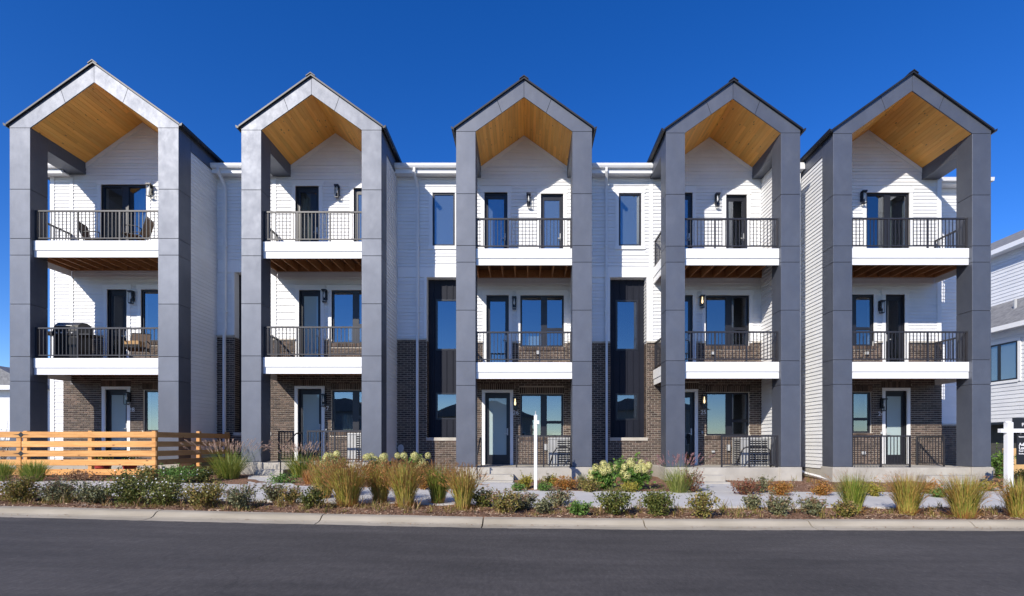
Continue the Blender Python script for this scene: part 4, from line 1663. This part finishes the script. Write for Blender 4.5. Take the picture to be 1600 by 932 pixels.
tw = MB().box(19.965, 20.01, 21.28, 21.398, 3.95, 5.7).box(19.965, 20.01, 22.722, 22.84, 3.95, 5.7).box(19.964, 20.01, 21.398, 22.722, 5.602, 5.72).box(19.964, 20.01, 21.398, 22.722, 3.92, 4.028)
obj('window_trim', tw, 'trim_white', NBH)
box('garage_wall', 'garage_dark', NBH, 20.7, 30, 17.6, 29.9, .1, 2.299)
box('beam_band', 'frame_dark', NBH, 20.0, 20.69, 17.5, 30, 2.22, 2.299)
PI_ = box('pillar', 'stucco_tan', None, 17.1, 18.6, 18.5, 18.9, .1, 1.25)
tag(PI_, 'low tan stucco wall beyond the sale sign', 'wall')
FH = empty('far_house', (-36, 36, .6), 'pale house with grey roof far behind the left column', 'house')
box('wall', 'far_siding', FH, -50, -33.5, 36, 46, .2, 5.3)
prism_y('roof', [(-50.5, 5.2), (-33.0, 5.2), (-33.3, 5.45), (-35.6, 6.65), (-50.5, 6.65)], 'shingle', FH, 35.4, 46.5)
box('fascia', 'gutter_white', FH, -50.5, -33.0, 35.34, 35.39, 5.0, 5.3)
box('fence_panel', 'garage_dark', FH, -50, -33.2, 34.6, 34.7, .4, 1.6)

# houses on the far side of the street, seen only as reflections in the glass
for k, (xa, xb, h, rh, mt, lab) in enumerate(((-30, -17, 5.2, 1.6, 'house_grey', 'grey house across the street mirrored in the left windows'),
                                              (-12, 1, 4.6, 1.9, 'house_tan', 'tan house across the street mirrored in the middle windows'),
                                              (7, 22, 5.4, 1.4, 'house_tan', 'wide tan house across the street mirrored in the right windows'))):
    H = empty('opposite_house', ((xa + xb) / 2, -30, 0), lab, 'house', 'houses across the street')
    box('wall', mt, H, xa, xb, -40, -30, -.2, h)
    xm = (xa + xb) / 2
    prism_y('roof', [(xa - .4, h + .002), (xb + .4, h + .002), (xm + 2, h + rh), (xm - 2, h + rh)], 'shingle', H, -40.5, -29.5)
    for q in range(4):
        xw = xa + (xb - xa) * (q + .5) / 4
        wq = box('window', 'trim_white', H, xw - .7, xw + .7, -29.99, -29.93, 1.2, 2.7)
        box('pane', 'cladding_navy', wq, xw - .6, xw + .6, -29.929, -29.92, 1.3, 2.6)


# ------------------------------------------------------------------ plants
def blade(mb, rr, base, yaw, length, width, lean, curl, segs=3):
    d = Vector((math.cos(yaw), math.sin(yaw), 0))
    side = Vector((-d.y, d.x, 0))
    tw = rr.uniform(-.6, .6)
    side = (side * math.cos(tw) + d * math.sin(tw)).normalized()
    i = len(mb.v)
    p = Vector(base)
    a = lean
    pts = [p.copy()]
    for k in range(segs):
        st = length / segs
        p = p + d * (math.sin(a) * st) + Vector((0, 0, math.cos(a) * st))
        a += curl / segs
        pts.append(p.copy())
    for k, q in enumerate(pts[:-1]):
        wv = width * (1 - .25 * k / segs) * (.7 if k == 0 else 1)
        mb.v += [tuple(q - side * wv), tuple(q + side * wv)]
    mb.v.append(tuple(pts[-1]))
    for k in range(segs - 1):
        q = i + 2 * k
        mb.f.append((q, q + 1, q + 3, q + 2))
    q = i + 2 * (segs - 1)
    mb.f.append((q, q + 1, q + 2))
    return pts


def grass(px, py, hp, wp, mat, label, n=330, tips=None, seed=0, name='grass_clump', group='ornamental grasses in the beds', tip_share=.45, upright=1.):
    rr = random.Random(1000 + seed)
    p = at(px, py)
    s = 825 / p.y
    h, wd = hp / s, wp / s
    O = thing(name, p, label, 'grass', group)
    mb, tb = MB(), MB()
    r0 = wd * .22
    n = int(n * 1.9)
    skew = rr.uniform(-.07, .07)
    for k in range(n):
        t, e = rr.uniform(0, 6.283), math.sqrt(rr.random())
        bs = (math.cos(t) * r0 * e, math.sin(t) * r0 * e * .8, -.02)
        L = h * rr.uniform(.55, 1.12)
        yaw = t + rr.uniform(-.7, .7)
        spread = math.atan2(wd * .62, h) * rr.uniform(.1, 1.25) * (.3 + .7 * e) / upright
        pts = blade(mb, rr, bs, yaw, L, rr.uniform(.0034, .0066), spread * .6 + skew * math.cos(yaw), spread * 1.0 + (rr.random() ** 3) * .9)
        if tips and rr.random() < tip_share:
            q, d = pts[-1], (pts[-1] - pts[-2]).normalized()
            for _ in range(6):
                dd = (d + Vector((rr.uniform(-.5, .5), rr.uniform(-.5, .5), rr.uniform(-.1, .5)))).normalized()
                nn = dd.orthogonal().normalized() * .004
                q0 = q - d * rr.uniform(0, .12)
                tb.poly([q0, q0 + dd * .03 + nn, q0 + dd * .065, q0 + dd * .03 - nn])
    for _ in range(n // 5):     # dead thatch at the foot
        t, e = rr.uniform(0, 6.283), rr.random()
        bs = (math.cos(t) * r0 * 1.2 * e, math.sin(t) * r0 * 1.2 * e, 0)
        blade(tb if tips else mb, rr, bs, t, h * rr.uniform(.15, .35), .004, rr.uniform(.4, 1.2), rr.uniform(0, .8))
    obj('blades', mb, mat, O, 'stuff')
    if tips:
        obj('seed_heads', tb, tips, O, 'stuff')
    return O


def fountain(px, py, hp, wp, mat, plume, label, seed=0, n=420, np_=95):
    rr = random.Random(2000 + seed)
    p = at(px, py)
    s = 825 / p.y
    h, wd = hp / s, wp / s
    O = thing('fountain_grass', p, label, 'grass', 'fountain grasses with plumes')
    mb, tb = MB(), MB()
    r0 = wd * .16
    for k in range(n):
        t, e = rr.uniform(0, 6.283), math.sqrt(rr.random())
        bs = (math.cos(t) * r0 * e, math.sin(t) * r0 * e, -.02)
        blade(mb, rr, bs, t + rr.uniform(-.6, .6), h * rr.uniform(.42, .78), rr.uniform(.003, .006), rr.uniform(.05, .6), rr.uniform(.2, 1.3), 4)
    for k in range(np_):
        t = rr.uniform(0, 6.283)
        lean = rr.uniform(.05, .95)
        L = h * rr.uniform(.72, 1.05) / max(.62, math.cos(lean * .95))
        pts = blade(mb, rr, (math.cos(t) * r0 * .6, math.sin(t) * r0 * .6, 0), t, L * .8, .003, lean * .7, lean * .5, 3)
        d = (pts[-1] - pts[-2]).normalized()
        q = pts[-1]
        pl = rr.uniform(.13, .2)
        for j in range(34):
            f = j / 33
            c = q + d * (pl * f) + Vector((0, 0, -.02 * f * f))
            rad = .020 * math.sin(math.pi * min(1, .12 + f * .9)) + .004
            a = rr.uniform(0, 6.283)
            sdv = d.orthogonal().normalized()
            sdv = Quaternion(d, a) @ sdv
            e1 = c + (sdv + d * .7).normalized() * rad * 1.9
            nn = d.cross(sdv) * .0042
            tb.poly([c - nn, c + nn, e1])
    obj('blades', mb, mat, O, 'stuff')
    obj('plumes', tb, plume, O, 'stuff')
    return O


def shrub(px, py, hp, wp, mat, label, seed=0, leaf=.035, n=900, flower=None, nfl=0, heads=None, nh=0, name='shrub', group='low shrubs in the beds', slim=.42, loose=.2, cat='shrub'):
    rr = random.Random(3000 + seed)
    p = at(px, py)
    s = 825 / p.y
    h, wd = hp / s, wp / s
    O = thing(name, p, label, cat, group)
    st, lf = MB(), MB()
    nb = max(9, int(22 * wd / .6))
    n = int(n * 1.7)
    leaf = leaf * 1.25
    tips = []
    for k in range(nb):
        t = rr.uniform(0, 6.283)
        rad = wd * .5 * math.sqrt(rr.random())
        hh = h * rr.uniform(.55, 1.0) * (1 - .35 * (rad / (wd * .5)) ** 2)
        e = Vector((math.cos(t) * rad, math.sin(t) * rad * .8, hh))
        m_ = Vector((e.x * .45, e.y * .45, hh * .45)) + Vector((rr.uniform(-.03, .03), rr.uniform(-.03, .03), 0))
        st.tube([(rr.uniform(-.03, .03), rr.uniform(-.03, .03), -.02), m_, e], .007, 4, .003, cap=False)
        tips.append((m_, e))
    per = n // nb
    for m_, e in tips:
        cr = wd * rr.uniform(.12, .2)
        for k in range(per):
            f = rr.random() ** .7
            c = m_.lerp(e, f) if rr.random() > .3 else m_ * f
            q = c + Vector((rr.gauss(0, cr * .5), rr.gauss(0, cr * .5), rr.gauss(0, cr * .4)))
            if q.z < .005:
                q.z = rr.uniform(.005, .05)
            d = (Vector((rr.uniform(-1, 1), rr.uniform(-1, 1), rr.uniform(-.3, 1))) + (q - c) * 4).normalized()
            L = leaf * rr.uniform(.6, 1.25)
            nn = (Quaternion(d, rr.uniform(0, 3.14)) @ d.orthogonal().normalized()) * (L * slim)
            up = d.cross(nn).normalized() * (L * .12)
            lf.poly([q, q + d * L * .5 + nn + up, q + d * L])
            i = len(lf.v)
            lf.v.append(tuple(q + d * L * .5 - nn + up))
            lf.f.append((i - 3, i - 1, i))
    for k in range(rr.randint(6, 12)):
        t = rr.uniform(0, 6.283)
        ln = rr.uniform(.2, .9)
        L0 = h * rr.uniform(.95, 1.35)
        a_ = Vector((rr.uniform(-.05, .05), rr.uniform(-.05, .05), 0))
        e = a_ + Vector((math.cos(t) * math.sin(ln) * L0, math.sin(t) * math.sin(ln) * L0 * .8, math.cos(ln) * L0))
        m_ = a_.lerp(e, .5) + Vector((0, 0, h * .12))
        st.tube([a_, m_, e], .004, 3, .0018, cap=False)
        for j in range(14):
            f = rr.uniform(.35, 1)
            c = (a_.lerp(m_, f * 2) if f < .5 else m_.lerp(e, f * 2 - 1)) + Vector((rr.gauss(0, .01), rr.gauss(0, .01), rr.gauss(0, .01)))
            d = Vector((rr.uniform(-1, 1), rr.uniform(-1, 1), rr.uniform(-.3, 1))).normalized()
            L = leaf * rr.uniform(.5, 1.0)
            nn = (Quaternion(d, rr.uniform(0, 3.14)) @ d.orthogonal().normalized()) * (L * slim)
            lf.poly([c, c + d * L * .5 + nn, c + d * L, c + d * L * .5 - nn])
    obj('stems', st, 'twig', O, 'stuff')
    obj('foliage', lf, mat, O, 'stuff')
    if heads:
        hb = MB()
        for k in range(nh):
            m_, e = rr.choice(tips)
            top = e + Vector((rr.gauss(0, wd * .12), rr.gauss(0, wd * .1), h * rr.uniform(.02, .28)))
            hb.tube([m_, top], .0022, 3, cap=False)
            for j in range(16):
                a = rr.uniform(0, 6.283)
                r_ = rr.uniform(0, .028)
                c = top + Vector((math.cos(a) * r_, math.sin(a) * r_, rr.uniform(-.006, .008)))
                hb.poly([c, c + Vector((.013, 0, .005)), c + Vector((.005, .013, .006)), c + Vector((-.004, .004, .002))])
        obj('dried_heads', hb, heads, O, 'stuff')
    if flower:
        fb = MB()
        for k in range(int(nfl * .7)):
            m_, e = rr.choice(tips)
            c = m_.lerp(e, rr.uniform(.4, 1.05)) + Vector((rr.gauss(0, wd * .1), rr.gauss(0, wd * .1) - wd * .06, rr.uniform(0, h * .12)))
            nrm = Vector((rr.uniform(-.5, .5), -1 + rr.uniform(-.3, .5), rr.uniform(.2, 1))).normalized()
            a1 = nrm.orthogonal().normalized()
            for j in range(5):
                dd = Quaternion(nrm, j * 1.2566) @ a1
                ss = nrm.cross(dd) * .009
                fb.poly([c, c + dd * .009 + ss * .6 + nrm * .003, c + dd * .015 + nrm * .002, c + dd * .009 - ss * .6 + nrm * .003])
        obj('flowers', fb, flower, O, 'stuff')
    return O


def hydrangea(px, py, hp, wp, label, seed=0, nb=11):
    O = shrub(px, py, hp * .78, wp * .9, 'leaf_green', label, 500 + seed, .075, 420, name='hydrangea', group='hydrangeas with lime blooms', cat='hydrangea')
    rr = random.Random(4000 + seed)
    s = 825 / O.location.y
    h, wd = hp / s, wp / s
    for k in range(nb):
        t = rr.uniform(0, 6.283)
        rad = wd * .46 * math.sqrt(rr.random())
        c = Vector((math.cos(t) * rad, math.sin(t) * rad * .7 - .09, h * (rr.uniform(.5, 1.0) - .15 * (rad / (wd * .46)) ** 2)))
        R_ = rr.uniform(.075, .11)
        mb = MB()
        for j in range(210):
            z_ = rr.uniform(-.8, 1)
            a = rr.uniform(0, 6.283)
            q_ = math.sqrt(1 - z_ * z_)
            n_ = Vector((q_ * math.cos(a), q_ * math.sin(a), z_ * 1.12))
            p_ = c + n_ * R_ * rr.uniform(.82, 1.05)
            nn = n_.normalized()
            a1 = Quaternion(nn, rr.uniform(0, 3.14)) @ nn.orthogonal().normalized()
            a2 = nn.cross(a1)
            w_ = .0135
            mb.poly([p_ - a1 * w_, p_ + a2 * w_ + nn * .004, p_ + a1 * w_, p_ - a2 * w_ + nn * .004])
        obj('bloom', mb, 'bloom_lime', O, 'stuff')
    return O


# tall grasses, from the left
grass(3, 752, 34, 40, 'blade_green', 'green grass tuft before the gate, cut by the left edge of the photo', seed=1)
grass(52, 753, 36, 50, 'blade_green', 'green grass tuft standing before the cedar gate hinges', seed=2, n=420)
grass(506, 779, 62, 46, 'blade_tan', 'leftmost of the tan and green grasses in the kerb bed before house 27', tips='blade_rust', seed=3, tip_share=.3)
grass(543, 791, 70, 62, 'blade_tan', 'widest tan grass in the kerb bed, second from the left in its row', n=560, tips='blade_rust', seed=4)
grass(594, 786, 62, 44, 'blade_tan', 'third grass from the left in the kerb bed row before house 27', tips='blade_rust', seed=5)
grass(633, 792, 70, 52, 'blade_tan', 'tall tan grass in the kerb bed below the electric meter', n=460, tips='blade_rust', seed=6)
grass(684, 787, 62, 42, 'blade_green', 'greenest grass in the kerb bed, before the tall dark windows of house 27', tips='blade_rust', seed=7, tip_share=.35)
grass(724, 795, 64, 48, 'blade_tan', 'tan grass in the kerb bed before the left column of house 26', tips='blade_rust', seed=8)
grass(1334, 802, 64, 46, 'blade_green', 'green grass with dry foot in the kerb bed before the railing of house 24', tips='blade_rust', seed=9, tip_share=.25)
grass(1418, 803, 62, 54, 'blade_tan', 'rusty grass in the kerb bed before the door of house 24', n=460, tips='blade_rust', seed=10, tip_share=.6)
grass(1506, 809, 68, 60, 'blade_tan', 'broad tan grass in the kerb bed before the right column of house 24', n=560, tips='blade_rust', seed=11)
grass(1592, 807, 62, 52, 'blade_tan', 'tan grass at the right edge of the photo below the sale sign', n=420, tips='blade_rust', seed=12)
grass(484, 757, 26, 30, 'blade_rust', 'small rusty grass beside the fountain grass of house 27', n=220, seed=13)
grass(908, 762, 24, 18, 'leaf_grey', 'small grey grass before the right column base of house 26', n=140, seed=14)
fountain(357, 747, 64, 92, 'blade_green', 'plume_tan', 'large fountain grass with tan plumes at the end of the side fence', 1, 520, 130)
fountain(470, 745, 58, 78, 'blade_green', 'plume_tan', 'fountain grass with tan plumes before the porch of house 27', 2)
fountain(1060, 770, 66, 74, 'blade_lime', 'plume_mauve', 'fountain grass with mauve plumes before the left column of house 25', 3, 380, 60)
hydrangea(525, 752, 46, 46, 'hydrangea with lime blooms before the porch railing of house 27', 1, 9)
hydrangea(587, 752, 44, 46, 'hydrangea with lime blooms before the right column of house 27', 2, 9)
hydrangea(648, 752, 48, 56, 'hydrangea with lime blooms before the brick wall of house 27', 3, 13)
hydrangea(943, 765, 48, 46, 'hydrangea with lime blooms beside the right column of house 26', 4, 10)
hydrangea(992, 765, 50, 50, 'hydrangea with lime blooms below the tall dark windows of house 26', 5, 12)
S = shrub
S(28, 784, 38, 60, 'leaf_olive', 'olive shrub with dry brown heads at the left end of the kerb bed', 1, heads='dry_head', nh=60, n=1000)
S(92, 784, 36, 62, 'leaf_grey', 'grey shrub with dry brown heads below the cedar fence', 2, heads='dry_head', nh=60, n=1000)
S(147, 786, 32, 52, 'leaf_grey', 'grey green shrub below the middle fence post', 3, n=900)
S(204, 787, 54, 80, 'leaf_dark', 'tallest dark shrub with white flowers before the fence corner', 4, flower='petal_white', nfl=40, n=1700, leaf=.032)
S(261, 789, 46, 74, 'leaf_dark', 'dark shrub with many white flowers right of the fence corner', 5, flower='petal_white', nfl=46, n=1500, leaf=.032)
S(321, 791, 42, 70, 'leaf_olive', 'olive shrub with few white flowers before the tan fountain grass', 6, flower='petal_white', nfl=14, n=1300, leaf=.032)
S(378, 794, 36, 50, 'leaf_grey', 'grey shrub with tan heads below the left column of house 27', 7, heads='dry_head', nh=40, n=700)
S(277, 754, 26, 66, 'leaf_green', 'bright green shrub with white flowers against the side fence', 8, flower='petal_white', nfl=22, n=1000)
S(318, 752, 22, 40, 'leaf_dark', 'small dark shrub with white flowers at the foot of the side fence', 9, flower='petal_white', nfl=16, n=600)
S(232, 752, 24, 40, 'leaf_olive', 'leggy olive shrub at the foot of the fence corner post', 10, n=500)
S(120, 752, 13, 60, 'dry_head', 'low dry brown plant along the foot of the cedar fence', 11, n=500)
S(428, 783, 28, 46, 'leaf_grey', 'grey shrub with dry heads beside the white paper litter', 12, heads='dry_head', nh=36, n=550)
S(444, 755, 12, 50, 'leaf_green', 'flat green ground plant beside the walk of house 27', 13, n=420)
S(486, 795, 34, 40, 'leaf_dark', 'dark shrub at the foot of the leftmost tan grass', 14, heads='dry_head', nh=22, n=700)
S(455, 789, 30, 34, 'leaf_olive', 'tan headed shrub between the paper litter and the tan grasses', 15, heads='dry_head', nh=40, n=400)
S(756, 793, 30, 40, 'leaf_dark', 'dark shrub with dry heads right of the last grass before house 26', 16, heads='dry_head', nh=34, n=600)
S(790, 801, 34, 46, 'leaf_olive', 'olive shrub with dry heads in the kerb bed left of the white post', 17, heads='dry_head', nh=44, n=600)
S(817, 796, 28, 42, 'leaf_grey', 'grey shrub with dry heads in the kerb bed below the white post', 18, heads='dry_head', nh=40, n=600)
S(848, 801, 20, 30, 'leaf_grey', 'small grey shrub in the kerb bed right of the white post', 19, n=450)
S(872, 791, 26, 40, 'leaf_grey', 'grey shrub with tan heads at the sidewalk before the orange shrub', 20, heads='dry_head', nh=44, n=500)
S(908, 806, 22, 36, 'leaf_green', 'small green shrub in the kerb bed below the column of house 26', 21, n=450)
S(958, 803, 46, 56, 'leaf_dark', 'dark leggy shrub in the kerb bed before the two right hydrangeas', 22, heads='leaf_dark', nh=20, flower='petal_white', nfl=8, n=1200)
S(1030, 805, 40, 56, 'leaf_dark', 'dark shrub in the kerb bed before the mauve fountain grass', 23, heads='leaf_dark', nh=16, flower='petal_white', nfl=5, n=1200)
S(1098, 809, 46, 52, 'leaf_olive', 'leggy olive shrub in the kerb bed before the steps of house 25', 24, heads='leaf_dark', nh=24, n=700)
S(1174, 797, 24, 34, 'leaf_grey', 'grey shrub in the kerb bed before the railing of house 25', 25, heads='dry_head', nh=16, n=500)
S(1217, 806, 34, 38, 'leaf_grey', 'grey shrub with tall dry heads below the right column of house 25', 26, heads='dry_head', nh=36, n=550)
S(1270, 806, 30, 38, 'leaf_grey', 'grey shrub with dry heads in the kerb bed left of the green grass', 27, heads='dry_head', nh=34, n=550)
S(1322, 808, 24, 40, 'leaf_olive', 'olive shrub at the foot of the green grass before house 24', 28, heads='dry_head', nh=20, n=450)
S(822, 764, 24, 24, 'leaf_yellow', 'round yellow shrub left of the white post', 29, n=700, leaf=.028)
S(809, 768, 13, 26, 'leaf_green', 'low green shrub left of the white post', 30, n=420, leaf=.028)
S(861, 760, 18, 26, 'leaf_yellow', 'round yellow shrub right of the white post', 31, n=600, leaf=.028)
S(850, 768, 14, 28, 'leaf_green', 'low green shrub right of the white post', 32, n=450, leaf=.028)
S(884, 765, 21, 42, 'leaf_orange', 'wide orange shrub before the air conditioner of house 26', 33, n=900, leaf=.028)
S(922, 769, 20, 36, 'leaf_olive', 'olive shrub left of the two right hydrangeas', 34, n=600)
S(984, 769, 15, 36, 'leaf_yellow', 'yellow green shrub at the foot of the rightmost hydrangea', 35, n=550, leaf=.028)
S(976, 752, 38, 26, 'leaf_green', 'tall green shoots between the two right hydrangeas', 36, n=240, leaf=.07)
S(1083, 770, 38, 32, 'leaf_red', 'leggy reddish shrub right of the mauve fountain grass', 37, heads='dry_head', nh=26, n=260)
S(662, 766, 24, 24, 'leaf_orange', 'small orange shrub behind the tan grasses of house 27', 38, n=500, leaf=.028)
S(1168, 774, 26, 46, 'leaf_red', 'reddish shrub with dry heads below the railing of house 25', 39, heads='dry_head', nh=30, n=420)
S(1190, 771, 28, 22, 'leaf_grey', 'thin grey shrub left of the column base of house 25', 40, n=260)
S(1217, 775, 24, 40, 'leaf_orange', 'orange shrub before the right column base of house 25', 41, n=900, leaf=.028)
S(1284, 775, 22, 36, 'leaf_orange', 'orange brown shrub before the pale side wall of house 24', 42, n=800, leaf=.028)
S(1366, 776, 24, 34, 'leaf_yellow', 'yellow shrub below the porch railing of house 24', 43, n=700, leaf=.028)
S(1468, 778, 16, 34, 'leaf_green', 'low green shrub beside the steps of house 24', 44, n=500, leaf=.03)
S(1541, 768, 17, 36, 'leaf_yellow', 'yellow green shrub before the right column base of house 24', 45, n=500, leaf=.028)
S(1453, 772, 20, 34, 'leaf_orange', 'orange shrub behind the rusty grass of house 24', 46, n=500, leaf=.028)
S(1564, 748, 48, 30, 'leaf_green', 'tall green weeds between house 24 and the sale sign', 47, n=700, leaf=.05)
S(1597, 757, 24, 34, 'leaf_yellow', 'yellow green shrub behind the sale sign', 48, n=500)
S(5, 700, 62, 26, 'petal_white', 'pale flowering shrub at the left edge behind the gate', 49, n=160)

# scattered seedlings and dry tufts in the beds
rr = random.Random(77)
mg, md = MB(), MB()
for k in range(900):
    if rr.random() < .7:
        y = rr.uniform(9.5, 10.6)
    else:
        y = rr.uniform(13.1, 14.9)
    x = rr.uniform(-y * 1.0, y * .97)
    if x > -2 and rr.random() < .35:
        continue
    if 13 < y and any(abs(x - q) < .75 for q in (-6.8, -.85, 4.9, 11.6)):
        continue
    z = bed_z(x, y)
    hh = rr.uniform(.04, .13) + (rr.random() ** 5) * .25
    for j in range(rr.randint(8, 26)):
        t = rr.uniform(0, 6.283)
        blade(mg if rr.random() < .55 else md, rr, (x + rr.gauss(0, .04), y + rr.gauss(0, .04), z), t, hh * rr.uniform(.5, 1.2), rr.uniform(.003, .008), rr.uniform(.1, 1.0), rr.uniform(.1, 1.0))
o = obj('seedlings', mg, 'leaf_olive', None, 'stuff')
tag(o, 'small green seedlings scattered through the planting beds', 'seedlings')
o = obj('dry_tufts', md, 'dry_head', None, 'stuff')
tag(o, 'small dry tan tufts scattered through the planting beds', 'dry grass')

# bark chips, fallen leaves, litter
rr = random.Random(99)
mb = MB()
for k in range(26000):
    if rr.random() < .62:
        y = rr.uniform(9.33, 10.6)
    else:
        y = rr.uniform(13.03, 15.0)
    x = rr.uniform(-y * 1.02, y * .98)
    z = bed_z(x, y) + rr.uniform(.001, .012)
    if 13 < y and any(abs(x - q) < .55 for q in (-6.8, -.85, 4.9, 11.9)):
        continue
    L, wd = rr.uniform(.012, .055), rr.uniform(.003, .010)
    t = rr.uniform(0, 3.14)
    e = rr.uniform(-.35, .35)
    d = Vector((math.cos(t), math.sin(t), e)) * L
    s_ = Vector((-math.sin(t), math.cos(t), rr.uniform(-.4, .4))) * wd
    p = Vector((x, y, z))
    mb.poly([p - d - s_, p + d - s_, p + d * .8 + s_, p - d * .9 + s_])
o = obj('bark_chips', mb, 'bark_chip', None, 'stuff')
tag(o, 'brown bark chips strewn over the planting beds', 'mulch')
mb = MB()
for k in range(420):
    x = rr.gauss(rr.choice([-8.2, -4.6, -2.1, -1.2, .3, 3.5, 6.2, 8.1]), .5)
    y = rr.uniform(8.8, 9.03)
    p = Vector((x, y, slope_x(x) + .024 + rr.uniform(0, .01)))
    t = rr.uniform(0, 6.28)
    L = rr.uniform(.008, .022)
    d = Vector((math.cos(t), math.sin(t), rr.uniform(-.2, .3))) * L
    s_ = Vector((-math.sin(t), math.cos(t), rr.uniform(-.3, .3))) * L * .5
    mb.poly([p - d, p + s_, p + d, p - s_])
o = obj('fallen_leaves', mb, 'dry_head', None, 'stuff')
tag(o, 'small tan leaves gathered in the gutter of the kerb', 'leaves')
p = at(435, 778)
mb = MB()
for k in range(7):
    a, c = k / 7, (k + 1) / 7
    z0, z1 = .05 + .09 * math.sin(a * 5), .05 + .09 * math.sin(c * 5)
    mb.poly([(-.16 + .34 * a, -.06 - .05 * a, z0 - .04), (-.16 + .34 * c, -.06 - .05 * c, z1 - .04), (-.14 + .34 * c, .1, z1 + .03), (-.14 + .34 * a, .1, z0 + .03)])
o = link('paper_litter', mb.mesh('paper_litter', 'paper_white'), None, tuple(p))
tag(o, 'crumpled white paper lying in the bark left of the grasses', 'litter')
sm = o.modifiers.new('solid', 'SOLIDIFY')
sm.thickness = .004

for o in bpy.data.objects:
    if '_org' in o:
        del o['_org']
